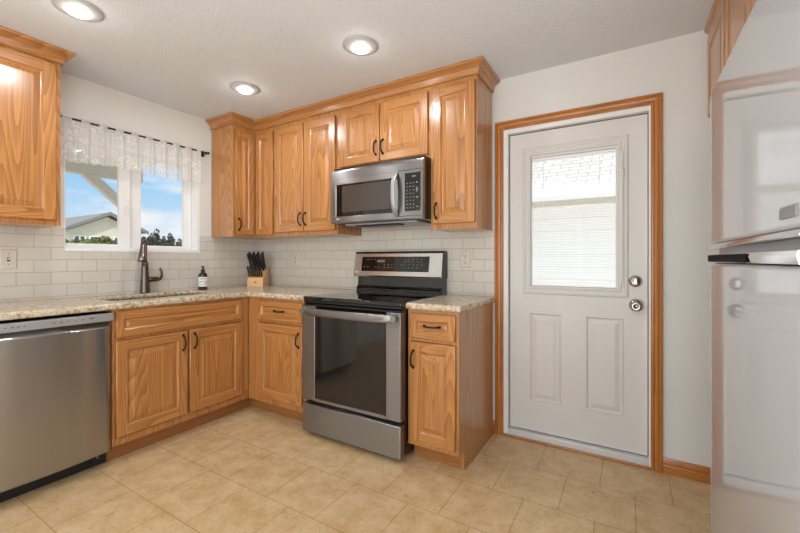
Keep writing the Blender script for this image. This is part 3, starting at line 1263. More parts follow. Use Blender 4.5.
# crown moulding along the run
crown = [(0.0, 0.0), (0.010, 0.0), (0.012, 0.003), (0.009, 0.009), (0.010, 0.012), (0.017, 0.040), (0.023, 0.041), (0.026, 0.045), (0.038, 0.053),
         (0.041, 0.054), (0.041, 0.057), (0.047, 0.058), (0.052, 0.063), (0.053, 0.068), (0.053, H - 0.001 - 2.297), (0.0, H - 0.001 - 2.297)]
cz = 2.297
F2 = UF + 0.0008
mb = MB()
mb.sweep(crown, [(0.002, CU - 0.0008, cz, 0, -1), (F2, CU - 0.0008, cz, 1, -1), (F2, -F2, cz, 1, -1), (2.3408, -F2, cz, 1, -1), (2.3408, -0.002, cz, 1, 0)])
o = obj('crown_moulding', mb, oak_x)
tag(o, 'oak crown moulding along the cabinet tops above the microwave', 'moulding')

# cabinet left of the window
LU, LW = -1.655, -2.11
c = thing('wall_cabinet', 'oak wall cabinet left of the kitchen window above the dishwasher', 'cabinet', (0.15, -1.88, UB))
mb = MB()
mb.box(0.009, UF - 0.0195, LW, LU, UB, UT)
obj('carcass', mb, oak_z, c)
mb = MB()
face_frame(mb, (UF, 0, 0), Y, NX, LW, LU, UB, UT, [(LW + 0.04, LU - 0.045, UZ0 + 0.02, UZ1 - 0.02)])
obj('face_frame', mb, oak_z, c)
door_part(c, 'door', (UF, 0, 0), Y, NX, LW + 0.02, -1.678, UZ0, UZ1 + 0.022, oak_y, (LW + 0.048, 1.48))
mb = MB()
mb.sweep(crown, [(0.002, LU + 0.0008, cz, 0, 1), (F2, LU + 0.0008, cz, 1, 1), (F2, LW - 0.0008, cz, 1, -1), (0.002, LW - 0.0008, cz, 0, -1)])
obj('crown', mb, oak_y, c)

# cabinet over the refrigerator
FX = 3.50
c = thing('wall_cabinet', 'oak wall cabinet above the silver refrigerator at the right edge', 'cabinet', (3.8, -0.85, 1.9))
mb = MB()
mb.box(FX + 0.0195, RW - 0.002, -1.72, -0.006, 1.88, UT + 0.03)
obj('carcass', mb, oak_z, c)
mb = MB()
ops = [(-0.42 - k * 0.425, -0.06 - k * 0.425, 1.94, 2.27) for k in range(4)]
face_frame(mb, (FX, 0, 0), Y, (-1, 0, 0), -1.72, -0.006, 1.88, UT + 0.03, ops)
obj('face_frame', mb, oak_z, c)
for k in range(4):
    a = -0.445 - k * 0.425
    b = a + 0.40
    door_part(c, 'door', (FX, 0, 0), Y, (-1, 0, 0), a, b, 1.90, 2.30, oak_y, None, fw=0.052)
small = [(0.0, 0.0), (0.004, 0.002), (0.012, 0.02), (0.024, 0.03), (0.026, H - 2.331), (0.0, H - 2.331)]
mb = MB()
mb.sweep(small, [(FX - 0.0008, -0.002, 2.33, -1, 0), (FX - 0.0008, -1.7208, 2.33, -1, -1), (RW - 0.002, -1.7208, 2.33, 0, -1)])
obj('crown', mb, oak_y, c)


# ================================================================== small lettering helper
def dashes(mb, P, u, z, n, pitch, w, h, seedv=0):
    rnd = random.Random(seedv)
    for k in range(n):
        ww = w * rnd.uniform(0.6, 1.25)
        rect_rings(mb, P, u + k * pitch, u + k * pitch + ww, z, z + h, [(0, 0.0), (0, 0.0006)])


def letters_LG(mb, P, u, z, s):
    """round badge and two block letters"""
    cu, cz_ = u + 0.5 * s, z + 0.5 * s
    a, b = [], []
    for k in range(16):
        t = 2 * PI * k / 16
        a.append(mb.V(P(cu + 0.5 * s * math.cos(t), cz_ + 0.5 * s * math.sin(t), 0.0006)))
    mb.F(a)
    x = u + 1.25 * s
    for q in ((x, x + 0.16 * s, z + 0.1 * s, z + 0.9 * s), (x, x + 0.5 * s, z + 0.1 * s, z + 0.25 * s)):
        rect_rings(mb, P, *q, [(0, 0), (0, 0.0006)])
    x += 0.65 * s
    for q in ((x, x + 0.16 * s, z + 0.1 * s, z + 0.9 * s), (x, x + 0.55 * s, z + 0.1 * s, z + 0.25 * s), (x, x + 0.55 * s, z + 0.75 * s, z + 0.9 * s),
              (x + 0.4 * s, x + 0.55 * s, z + 0.1 * s, z + 0.5 * s), (x + 0.25 * s, x + 0.55 * s, z + 0.42 * s, z + 0.55 * s)):
        rect_rings(mb, P, *q, [(0, 0), (0, 0.0006)])


# ================================================================== DISHWASHER
D0, D1_ = -2.130, -1.5255
dw = thing('dishwasher', 'stainless steel dishwasher under the counter at the left edge', 'dishwasher', (0.3, -1.83, 0))
mb = MB()
mb.box(0.03, 0.605, D0, D1_, 0.10, 0.868)
obj('tub', mb, m_blackm, dw)
mb = MB()      # bowed door, slightly convex across
prof_y = [D0 + (D1_ - D0) * k / 24 for k in range(25)]


def bow(y):
    q = (y - (D0 + D1_) / 2) / ((D1_ - D0) / 2)
    return 0.628 + 0.026 * (1 - q * q) - 0.012 * max(0, abs(q) - 0.93) / 0.07


rings = []
for z, ins in ((0.090, 0.008), (0.094, 0.002), (0.100, 0.0), (0.102, 0.0), (0.786, 0.0), (0.788, 0.0), (0.797, 0.003), (0.800, 0.012), (0.8245, 0.024)):
    rings.append([(0.606, D1_, z)] + [(0.606, D0, z)] + [(bow(y) - ins, y, z) for y in prof_y])
mb.loft(rings, 0, True)
obj('door', mb, m_steel_dw, dw)
mb = MB()
mb.box(0.606, 0.646, D0 + 0.001, D1_ - 0.001, 0.825, 0.868, 0.004)
cp = obj('control_panel', mb, m_steel_p, dw)
mb = MB()
PW = lambda u, z, n: (0.6462 + n, u, z)
dashes(mb, PW, -1.968, 0.846, 4, 0.022, 0.009, 0.004, 1)
dashes(mb, PW, -1.795, 0.846, 5, 0.030, 0.010, 0.004, 2)
rect_rings(mb, PW, -1.640, -1.618, 0.848, 0.853, [(0, 0.0), (0, 0.0006)])
obj('control_marks', mb, m_markd, cp)
mb = MB()
mb.box(0.52, 0.545, D0, -1.527, 0.001, 0.088)
mb.box(0.545, 0.560, -1.60, -1.535, 0.030, 0.085)
kp = obj('toe_panel', mb, m_blackm, dw)
mb = MB()
mb.box(0.5605, 0.563, -1.578, -1.568, 0.045, 0.072)
obj('vent_clip', mb, m_mark, kp)

# ================================================================== RANGE
R0, R1 = 1.2605, 2.0245
rg = thing('range', 'stainless steel electric range with black glass cooktop', 'range', (1.65, -0.34, 0))
mb = MB()
mb.box(R0 + 0.004, R1 - 0.002, -0.640, -0.012, 0.035, 0.896)
obj('body', mb, m_black, rg)
for xx in (R0 + 0.05, R1 - 0.05):
    for yy in (-0.60, -0.06):
        mb = MB()
        mb.lathe([(0.018, 0.0), (0.018, 0.012), (0.012, 0.014), (0.012, 0.034)], (xx, yy, 0), 'Z', 12)
        obj('foot', mb, m_blackm, rg)
mb = MB()
mb.box(R0, R1, -0.682, -0.100, 0.8965, 0.9235, 0.006)
ck = obj('cooktop', mb, m_blackg, rg)
for cx_, cy_, rr in ((1.46, -0.50, 0.105), (1.84, -0.50, 0.085), (1.46, -0.24, 0.075), (1.84, -0.24, 0.10)):
    mb = MB()
    for r_ in (rr, rr * 0.62):
        mb.lathe([(r_ - 0.002, 0.9236), (r_ - 0.002, 0.9239), (r_, 0.9239), (r_, 0.9236)], (cx_, cy_, 0), 'Z', 40, 0, False)
    obj('burner_ring', mb, m_ring, ck)
mb = MB()      # ribbed black vent band under the cooktop lip
mb.prism([(-0.641, 0.838), (-0.668, 0.838), (-0.668, 0.850), (-0.660, 0.855), (-0.672, 0.862), (-0.672, 0.873), (-0.662, 0.878), (-0.676, 0.884), (-0.676, 0.8955), (-0.641, 0.8955)],
         'X', R0 + 0.002, R1 - 0.002)
obj('vent_band', mb, m_black, rg)
OD = -0.690
mb = MB()      # oven door: steel frame round the glass
GL0, GL1, GB, GT = 1.372, 1.926, 0.262, 0.800
mb.box(R0, GL0, OD, -0.642, 0.243, 0.862, 0.004)
mb.box(GL1, R1, OD, -0.642, 0.243, 0.862, 0.004)
mb.box(GL0, GL1, OD, -0.642, 0.243, GB)
mb.box(GL0, GL1, OD, -0.669, GT, 0.836)
od = obj('oven_door', mb, m_steel, rg)
mb = MB()
mb.box(GL0 + 0.0005, GL1 - 0.0005, OD + 0.002, -0.645, GB + 0.0005, GT - 0.0005)
obj('oven_window', mb, m_ovenglass, od)
mb = MB()      # bowed bar handle
pts = []
hy = 0.832
rings = []
for k in range(25):
    t_ = -1 + 2 * k / 24
    x = (R0 + R1) / 2 + t_ * 0.368
    bo = 0.036 * (1 - abs(t_) ** 6) + 0.004
    y = OD - bo
    hh = 0.024 * (1 - 0.25 * abs(t_) ** 6)
    rings.append([(x, y - 0.008 * math.cos(a), hy - 0.004 * (1 - t_ * t_) + hh * math.sin(a)) for a in [2 * PI * j / 14 for j in range(14)]])
mb.loft(rings)
for xx in (R0 + 0.014, R1 - 0.046):
    mb.box(xx, xx + 0.032, OD - 0.040, OD - 0.0005, hy - 0.018, hy + 0.014, 0.004)
obj('handle', mb, m_steel, od)
mb = MB()
mb.box(R0, R1, OD, -0.642, 0.030, 0.218, 0.006)
obj('storage_drawer', mb, m_steel, rg)
mb = MB()      # backguard: black riser below a leaning steel console
mb.prism([(-0.014, 0.924), (-0.105, 0.924), (-0.105, 0.945), (-0.085, 0.965), (-0.080, 1.034), (-0.014, 1.034)], 'X', R0 + 0.006, R1 - 0.016)
obj('riser', mb, m_blackg, rg)
KX0, KX1 = 1.236, 2.006
mb = MB()
mb.prism([(-0.014, 1.035), (-0.098, 1.035), (-0.102, 1.045), (-0.074, 1.214), (-0.066, 1.222), (-0.014, 1.222)], 'X', KX0, KX1)
bg_ = obj('backguard', mb, m_steel_b, rg)
mb = MB()
mb.box(KX0 - 0.001, KX1 + 0.004, -0.075, -0.012, 1.2225, 1.230, 0.002)
mb.box(KX1 + 0.0005, KX1 + 0.008, -0.075, -0.012, 1.035, 1.222)
obj('console_back', mb, m_black, rg)
th_ = math.atan2(0.028, 0.169)


def PK(u, z, n):
    zz = z - 1.045
    return (u, -0.102 + zz * 0.028 / 0.169 - n, z)


mb = MB()
rect_rings(mb, PK, 1.308, 1.905, 1.078, 1.190, [(0, -0.004), (0, 0.0015), (0.003, 0.003)])
cpn = obj('control_panel', mb, m_blackg, bg_)
PK2 = lambda u, z, n: PK(u, z, n + 0.0032)
mb = MB()
rect_rings(mb, PK2, 1.455, 1.525, 1.148, 1.166, [(0, 0), (0, 0.0006)])
for zz, u0_, nn in ((1.166, 1.36, 3), (1.108, 1.33, 2), (1.108, 1.44, 2), (1.126, 1.52, 3), (1.106, 1.52, 3), (1.168, 1.70, 5), (1.148, 1.70, 5), (1.126, 1.67, 6), (1.104, 1.70, 4)):
    dashes(mb, PK2, u0_, zz, nn, 0.034, 0.012, 0.006, int(zz * 1000 + u0_ * 100))
obj('console_marks', mb, m_mark, cpn)
mb = MB()
letters_LG(mb, lambda u, z, n: PK(u, z, n + 0.0005), 1.252, 1.064, 0.014)
obj('badge', mb, m_white, bg_)

# ================================================================== MICROWAVE
MX0, MX1, MZ0, MZ1 = 1.272, 2.0245, 1.428, 1.8295
MY = -0.385
mw = thing('microwave', 'stainless over the range microwave under the short oak cabinet', 'microwave', (1.65, -0.2, MZ0))
mb = MB()
mb.box(MX0 + 0.002, MX1, MY, -0.0085, MZ0, MZ1 - 0.0015)
obj('body', mb, m_black, mw)
FYM = -0.411


def PM(u, z, n):
    return (u, FYM - n, z)


mb = MB()
mb.prism([(MY - 0.0005, 1.7455), (FYM, 1.7455), (FYM, 1.795), (FYM + 0.008, 1.812), (MY - 0.0005, 1.816)], 'X', MX0, MX1)
obj('vent_strip', mb, m_steel, mw)
WX0, WX1, WZA, WZB = 1.312, 1.806, 1.474, 1.708
mb = MB()
us = [MX0, 1.842, WX0, WX1]
grid_face(mb, lambda u, z: (u, FYM, z), us, [1.448, 1.7445, WZA, WZB], [(WX0, WX1, WZA, WZB)])
rect_rings(mb, PM, WX0, WX1, WZA, WZB, [(0, 0), (0.004, -0.004)], fill=False)
rect_rings(mb, PM, MX0, 1.842, 1.448, 1.7445, [(0, 0), (0, -0.0255)], fill=True)
md = obj('door', mb, m_steel, mw)
mb = MB()
rect_rings(mb, PM, WX0 + 0.001, WX1 - 0.001, WZA + 0.001, WZB - 0.001, [(0, -0.02), (0, -0.0035), (0.038, -0.0035), (0.038, -0.0035)], fill=False)
obj('window_surround', mb, m_blackg, md)
mb = MB()
rect_rings(mb, PM, WX0 + 0.055, WX1 - 0.030, WZA + 0.032, WZB - 0.016, [(0, -0.012), (0, -0.003)])
obj('window', mb, m_mwglass, md)
mb = MB()
rings = []
for k in range(21):
    t_ = -1 + 2 * k / 20
    z = 1.594 + t_ * 0.138
    bo = 0.042 * (1 - abs(t_) ** 3) + 0.004
    rings.append([(1.826 + 0.0165 * math.cos(a), FYM - bo + 0.007 * math.sin(a), z) for a in [2 * PI * j / 12 for j in range(12)]])
mb.loft(rings)
for zz in (1.462, 1.712):
    mb.box(1.816, 1.836, FYM - 0.012, FYM - 0.0005, zz - 0.008, zz + 0.012, 0.003)
obj('handle', mb, m_steel_p, md)
mb = MB()
rect_rings(mb, PM, 1.8435, MX1, 1.448, 1.7445, [(0, -0.0255), (0, -0.003), (0.003, 0)])
kp = obj('control_panel', mb, m_steel, mw)
mb = MB()
rect_rings(mb, PM, 1.892, 2.006, 1.480, 1.724, [(0, 0.0004), (0.0, 0.002), (0.003, 0.003)])
kb = obj('keypad', mb, m_blackg, kp)
PM2 = lambda u, z, n: PM(u, z, n + 0.0032)
mb = MB()
rect_rings(mb, PM2, 1.945, 1.970, 1.695, 1.706, [(0, 0), (0, 0.0006)])
for r_ in range(8):
    dashes(mb, PM2, 1.904, 1.655 - r_ * 0.0225, 3, 0.024, 0.011, 0.006, 40 + r_)
dashes(mb, PM2, 1.975, 1.655, 1, 0.02, 0.016, 0.010, 3)
dashes(mb, PM2, 1.975, 1.600, 1, 0.02, 0.016, 0.030, 4)
dashes(mb, PM2, 1.975, 1.560, 1, 0.02, 0.016, 0.010, 5)
dashes(mb, PM2, 1.975, 1.500, 1, 0.02, 0.016, 0.010, 6)
obj('key_marks', mb, m_mark, kb)
mb = MB()
mb.prism([(MY - 0.0005, MZ0 + 0.0005), (FYM + 0.006, MZ0 + 0.0005), (FYM, 1.436), (FYM, 1.447), (MY - 0.0005, 1.447)], 'X', MX0, MX1)
obj('bottom_rail', mb, m_steel, mw)
mb = MB()
mb.box(1.36, 1.95, -0.36, -0.05, MZ0 - 0.014, MZ0 - 0.0005, 0.004)
ub = obj('underside_panel', mb, m_steel_p, mw)
mb = MB()
mb.box(1.44, 1.80, -0.345, -0.26, MZ0 - 0.022, MZ0 - 0.0145, 0.002)
obj('grease_filter', mb, m_blackm, ub)
mb = MB()
letters_LG(mb, lambda u, z, n: PM(u, z, n + 0.0003), 1.322, 1.453, 0.012)
obj('badge', mb, m_white, md)

# ================================================================== REFRIGERATOR
RX, RY1, RY0 = 3.388, -0.735, -1.655
fr = thing('refrigerator', 'glossy silver top freezer refrigerator at the right edge', 'refrigerator', (3.75, -1.2, 0))
mb = MB()
mb.box(RX + 0.075, 4.08, RY0 + 0.006, RY1 - 0.006, 0.03, 1.765, 0.006)
obj('body', mb, m_fside, fr)
for yy in (RY0 + 0.08, RY1 - 0.08):
    for xx in (RX + 0.14, 4.0):
        mb = MB()
        mb.lathe([(0.02, 0.0), (0.02, 0.03)], (xx, yy, 0), 'Z', 12)
        obj('foot', mb, m_blackm, fr)


def fridge_door(z0, z1):
    """gently bowed door with well rounded vertical edges"""
    mb = MB()
    yc, hw = (RY0 + RY1) / 2, (RY1 - RY0) / 2
    sec = [(RX + 0.073, RY0), (RX + 0.073, RY1)]
    rr = 0.018
    qs = [1 - rr / hw * (1 - math.sin(PI / 2 * k / 8)) for k in range(8, 0, -1)]
    qs = qs + [1 - rr / hw - 2 * (1 - rr / hw) * k / 24 for k in range(25)] + [-q for q in reversed(qs)]
    for q in qs:
        b = 0.003 * q * q
        ov = max(0.0, (abs(q) - (1 - rr / hw)) * hw)
        b += rr - math.sqrt(max(0.0, rr * rr - ov * ov))
        sec.append((RX + b, yc + hw * q))
    rings = []
    for z, i in ((z0, 0.012), (z0 + 0.004, 0.004), (z0 + 0.012, 0.0), (z0 + 0.014, 0.0), (z1 - 0.014, 0.0), (z1 - 0.012, 0.0), (z1 - 0.004, 0.004), (z1, 0.012)):
        rings.append([(min(x + i, RX + 0.073), yc + (y - yc) * (1 - i * 0.3), z) for x, y in sec])
    mb.loft(rings, 0, True)
    return mb


fd = obj('freezer_door', fridge_door(1.224, 1.782), m_fridge, fr)
ld = obj('refrigerator_door', fridge_door(0.075, 1.158), m_fridge, fr)
mb = MB()
mb.box(RX + 0.03, RX + 0.072, RY0 + 0.01, RY1 - 0.01, 1.159, 1.223)
obj('gasket_channel', mb, m_steel_p, fr)
mb = MB()      # chrome grip strips along both door edges
mb.prism([(RX - 0.001, 1.160), (RX + 0.028, 1.160), (RX + 0.028, 1.180), (RX + 0.008, 1.187), (RX - 0.002, 1.185), (RX - 0.004, 1.176)], 'Y', RY0 + 0.03, RY1 - 0.035)
hd = obj('handle', mb, m_chrome, ld)
mb = MB()
mb.box(RX - 0.0065, RX - 0.0045, RY1 - 0.56, RY1 - 0.034, 1.161, 1.184)
mb.box(RX - 0.0044, RX + 0.026, RY1 - 0.0345, RY1 - 0.028, 1.161, 1.184)
obj('handle_end_insert', mb, m_dull, hd)
mb = MB()
mb.prism([(RX + 0.004, 1.223), (RX + 0.028, 1.223), (RX + 0.028, 1.212), (RX + 0.008, 1.206), (RX - 0.001, 1.212)], 'Y', RY0 + 0.03, RY1 - 0.03)
obj('handle', mb, m_chrome, fd)
mb = MB()
mb.box(RX - 0.002, RX + 0.006, -1.61, -1.525, 1.246, 1.268, 0.001)
obj('badge', mb, m_fside, fd)
mb = MB()
mb.box(RX + 0.03, RX + 0.075, RY0 + 0.02, RY1 - 0.02, 0.012, 0.072)
obj('toe_grille', mb, m_fside, fr)

# ================================================================== COUNTER THINGS
# faucet
FXY = (0.058, -1.086)
fa = thing('faucet', 'dark bronze pull down kitchen faucet standing behind the sink', 'faucet', (FXY[0], FXY[1], CT))
mb = MB()
mb.lathe([(0.0, 0.0005), (0.032, 0.0005), (0.0325, 0.006), (0.0315, 0.012), (0.030, 0.05), (0.0265, 0.12), (0.0225, 0.19), (0.021, 0.225), (0.015, 0.230), (0.0, 0.230)], (0, 0, 0), 'Z', 24)
obj('base', mb, m_faucet, fa, True)
dx, dy = 0.84, -0.54      # spout direction over the basin
mb = MB()
pts = [(0, 0, 0.226), (0, 0, 0.27), (0, 0, 0.31)]
r_ = 0.050
for k in range(1, 11):
    a = PI * k / 10 * 0.90
    pts.append((dx * (r_ - r_ * math.cos(a)), dy * (r_ - r_ * math.cos(a)), 0.345 + 0.060 * math.sin(a)))
mb.tube(pts, [0.0145] * 3 + [0.0135] * 10, 14)
obj('spout', mb, m_faucet, fa, True)
mb = MB()
e_ = Vector(pts[-1])
dirv = Vector((dx * 0.22, dy * 0.22, -1)).normalized()
mb.tube([e_ - dirv * 0.002, e_ + dirv * 0.03, e_ + dirv * 0.08, e_ + dirv * 0.125, e_ + dirv * 0.132], [0.0145, 0.0170, 0.0225, 0.0310, 0.0285], 18)
obj('spray_head', mb, m_spray, fa, True)
mb = MB()
mb.tube([(0.0, 0.018, 0.098), (0.0, 0.05, 0.10), (0.0, 0.085, 0.10), (0.0, 0.088, 0.10)], [0.019, 0.019, 0.018, 0.012], 14)
mb.tube([(0.0, 0.082, 0.096), (0.0, 0.104, 0.100), (0.0, 0.117, 0.120), (0.0, 0.115, 0.150), (0.0, 0.108, 0.178), (0.0, 0.109, 0.186)],
        [0.013, 0.0125, 0.011, 0.0095, 0.009, 0.005], 12, 0, 0.75)
obj('lever', mb, m_faucet, fa, True)

# soap bottle
sb = thing('soap_bottle', 'black pump soap bottle with white label on the counter', 'bottle', (0.115, -0.672, CT))
mb = MB()
mb.lathe([(0.0, 0.0005), (0.031, 0.0005), (0.034, 0.005), (0.034, 0.118), (0.031, 0.130), (0.020, 0.140), (0.013, 0.143), (0.013, 0.150), (0.0, 0.150)], (0, 0, 0), 'Z', 28)
obj('bottle', mb, m_bottle, sb, True)
mb = MB()
mb.lathe([(0.0346, 0.026), (0.0348, 0.027), (0.0348, 0.104), (0.0346, 0.105)], (0, 0, 0), 'Z', 36, 0, False)
lb = obj('label', mb, m_label, sb, True)
mb = MB()
ca = math.atan2(-1.88, 3.02)


def PB(u, z, n):
    a = ca + u / 0.0352
    r_ = 0.0351 + n
    return (r_ * math.cos(a), r_ * math.sin(a), z)


dashes(mb, PB, -0.020, 0.088, 4, 0.010, 0.007, 0.006, 8)
dashes(mb, PB, -0.022, 0.064, 3, 0.011, 0.009, 0.005, 9)
dashes(mb, PB, 0.016, 0.056, 1, 0.01, 0.009, 0.009, 10)
dashes(mb, PB, -0.018, 0.042, 2, 0.016, 0.010, 0.003, 11)
obj('label_print', mb, m_markd, lb, True)
mb = MB()
mb.lathe([(0.0145, 0.1505), (0.015, 0.152), (0.015, 0.166), (0.009, 0.169), (0.006, 0.170), (0.006, 0.182), (0.013, 0.184), (0.013, 0.193), (0.0, 0.195)], (0, 0, 0), 'Z', 20)
mb.tube([(0, 0, 0.188), (0.02, -0.012, 0.189), (0.034, -0.021, 0.186)], [0.006, 0.005, 0.004], 10)
obj('pump', mb, m_blackm, sb, True)

# knife block
KB = thing('knife_block', 'light wood knife block in the counter corner full of knives', 'knife block', (0.168, -0.165, CT), 0.535)
mb = MB()
mb.prism([(-0.078, 0.0005), (0.072, 0.0005), (0.088, 0.010), (0.066, 0.172), (-0.020, 0.140), (-0.028, 0.094), (-0.078, 0.080)], 'X', -0.072, 0.072)
kbo = obj('block', mb, m_maple, KB, True)
mb = MB()
PL = lambda u, z, n: (u, -0.0784 - n, z)
rect_rings(mb, PL, -0.010, 0.010, 0.035, 0.046, [(0, 0), (0, 0.0005)])
obj('maker_mark', mb, m_markd, kbo, True)


def knife(name, label, ln, w, t, grp):
    k = thing(name, label, 'knife', (0, 0, 0), 0.535, grp)
    mb = MB()
    rings = []
    for s_, ww in ((0.0, 0.55), (0.05, 0.9), (0.35, 0.85), (0.7, 1.0), (0.92, 1.08), (1.0, 0.7)):
        z = 0.004 + s_ * ln
        rings.append([(t / 2 * math.cos(a), w / 2 * ww * math.sin(a) + 0.003 * s_ * s_ * 3, z) for a in [2 * PI * j / 10 for j in range(10)]])
    mb.loft(rings)
    obj('handle', mb, m_blackm, k, True)
    mb = MB()
    mb.box(-t * 0.4, t * 0.4, -w * 0.42, w * 0.42, 0.0005, 0.0038)
    obj('bolster', mb, m_chrome, k, True)
    return k


R3 = Matrix.Rotation(0.535, 3, 'Z')


def put(k, lx, ly, lz, tilt, lean=0.0):
    p = Vector((0.168, -0.165, CT)) + R3 @ Vector((lx, ly, lz))
    k.location = p
    k.rotation_euler = (Matrix.Rotation(0.535, 3, 'Z') @ Matrix.Rotation(tilt, 3, 'X') @ Matrix.Rotation(lean, 3, 'Y')).to_euler()
    return k


k0 = knife('steak_knife', 'black handled steak knife in the front row of the knife block', 0.096, 0.017, 0.014, 'steak knives in the front row of the knife block')
for i in range(7):
    k = k0 if i == 0 else dup(k0)
    put(k, -0.057 + i * 0.019, -0.052, 0.0895, 0.38, -0.12)
k1 = knife('kitchen_knife', 'long black handled kitchen knife in the back rows of the knife block', 0.156, 0.027, 0.018, 'large knives in the back rows of the knife block')
for i in range(4):
    k = k1 if i == 0 else dup(k1)
    put(k, -0.051 + i * 0.034, -0.004, 0.150, 0.40, -0.16 + 0.05 * i)
for i in range(4):
    put(dup(k1), -0.046 + i * 0.032, 0.036, 0.166, 0.34, 0.06 * i - 0.22)


# outlets and switch
def wall_plate(name, label, cat, o, U, Nv, kind, w=0.072, h=0.118):
    t_ = thing(name, label, cat, o)
    U, Nv = Vector(U), Vector(Nv)

    def P(u, z, n):
        return Vector(o) + U * u + Vector((0, 0, z)) + Nv * n
    mb = MB()
    rect_rings(mb, P, -w / 2, w / 2, -h / 2, h / 2, [(0, 0.0004), (0.0, 0.002), (0.004, 0.006), (0.006, 0.0065)])
    obj('cover_plate', mb, m_plate, t_)
    if kind == 'outlet':
        mb = MB()
        for s_ in (-1, 1):
            rect_rings(mb, P, -0.017, 0.017, s_ * 0.021 - 0.014, s_ * 0.021 + 0.014, [(0, 0.0066), (0.003, 0.009), (0.004, 0.009)])
        rc = obj('receptacle', mb, m_plate, t_)
        mb = MB()
        for s_ in (-1, 1):
            for uu in (-0.007, 0.006):
                rect_rings(mb, P, uu - 0.0015, uu + 0.0015, s_ * 0.021 - 0.001, s_ * 0.021 + 0.008, [(0, 0.0091), (0, 0.0094)])
            rect_rings(mb, P, -0.003, 0.003, s_ * 0.021 - 0.010, s_ * 0.021 - 0.005, [(0, 0.0091), (0, 0.0094)])
        obj('slots', mb, m_slot, rc)
    else:
        mb = MB()
        rect_rings(mb, P, -0.006, 0.006, -0.013, 0.013, [(0, 0.0066), (0, 0.0072)])
        tg = obj('toggle_slot', mb, m_slot, t_)
        mb = MB()
        rect_rings(mb, P, -0.0042, 0.0042, -0.003, 0.010, [(0, 0.0074), (0.001, 0.017), (0.0015, 0.018)])
        obj('toggle', mb, m_plate, tg)
    mb = MB()
    for zz in ((-h * 0.26, h * 0.26) if kind != 'outlet' else (0.0,)):
        a = [P(0.003 * math.cos(q), zz + 0.003 * math.sin(q), 0.0066) for q in [2 * PI * j / 10 for j in range(10)]]
        b = [p + Nv * 0.0008 for p in a]
        mb.loft([a, b])
    obj('screw', mb, m_slot, t_)
    return t_


wall_plate('wall_outlet', 'beige duplex outlet on the tile between range and door', 'outlet', (2.148, -TT, 1.170), X, NY, 'outlet')
wall_plate('wall_outlet', 'beige outlet on the tile right of the knife block', 'outlet', (0.490, -TT, 1.165), X, NY, 'outlet')
wall_plate('light_switch', 'beige toggle switch on the tile left of the kitchen window', 'switch', (TT, -1.802, 1.170), Y, NX, 'switch', 0.075)

# ================================================================== CURTAIN
ZR = 2.076
mb = MB()
mb.tube([(0.052, -1.70, ZR), (0.052, -1.1, ZR), (0.052, -0.592, ZR)], 0.0065, 10)
mb.tube([(0.052, -0.594, ZR), (0.052, -0.582, ZR), (0.052, -0.575, ZR)], [0.0085, 0.0125, 0.006], 12)
rod = obj('curtain_rod', mb, m_rod)
tag(rod, 'thin dark curtain rod above the kitchen window', 'curtain rod')
for yy in (-1.66, -0.606):
    mb = MB()
    mb.box(0.001, 0.006, yy - 0.012, yy + 0.012, ZR - 0.030, ZR + 0.010)
    mb.box(0.006, 0.060, yy - 0.004, yy + 0.004, ZR - 0.016, ZR - 0.009)
    mb.box(0.054, 0.060, yy - 0.004, yy + 0.004, ZR - 0.009, ZR + 0.003)
    obj('bracket', mb, m_rod, rod)

mb = MB()
NYC, NZC = 260, 26
cy0, cy1 = -1.672, -0.655
grid = []
for i in range(NYC + 1):
    y = cy0 + (cy1 - cy0) * i / NYC
    sc = abs(math.sin(y * PI / 0.045))
    zbot = 1.800 + 0.012 * sc + 0.010 * math.sin(y * 9.0)
    col_ = []
    ztop = ZR + 0.016
    for j in range(NZC + 1):
        v = j / NZC
        z = ztop + (zbot - ztop) * v
        weave = math.sin(2 * PI * y / 0.098)            # tabs pass before and behind the rod
        if v < 0.2:
            a = 0.0095 * (1 if weave > -0.15 else -1) * min(1, abs(weave + 0.15) * 3.0 + 0.9)
            x = 0.052 + a
        else:
            x = None
        fold = 0.012 * math.sin(2 * PI * y / 0.098 + 0.4 * math.sin(7 * y)) + 0.005 * math.sin(2 * PI * y / 0.041 + 1.2)
        xf = 0.054 + fold * min(1.0, 0.4 + v)
        if x is None:
            x = xf
        else:
            q = v / 0.2
            q = q * q
            x = x * (1 - q) + xf * q
        col_.append(mb.V((max(0.032, x), y, z)))
    grid.append(col_)
for i in range(NYC):
    for j in range(NZC):
        mb.F([grid[i][j], grid[i + 1][j], grid[i + 1][j + 1], grid[i][j + 1]], 0, True)
cur = obj('curtain', mb, m_lace)
tag(cur, 'sheer white lace valance curtain across the top of the window', 'curtain')

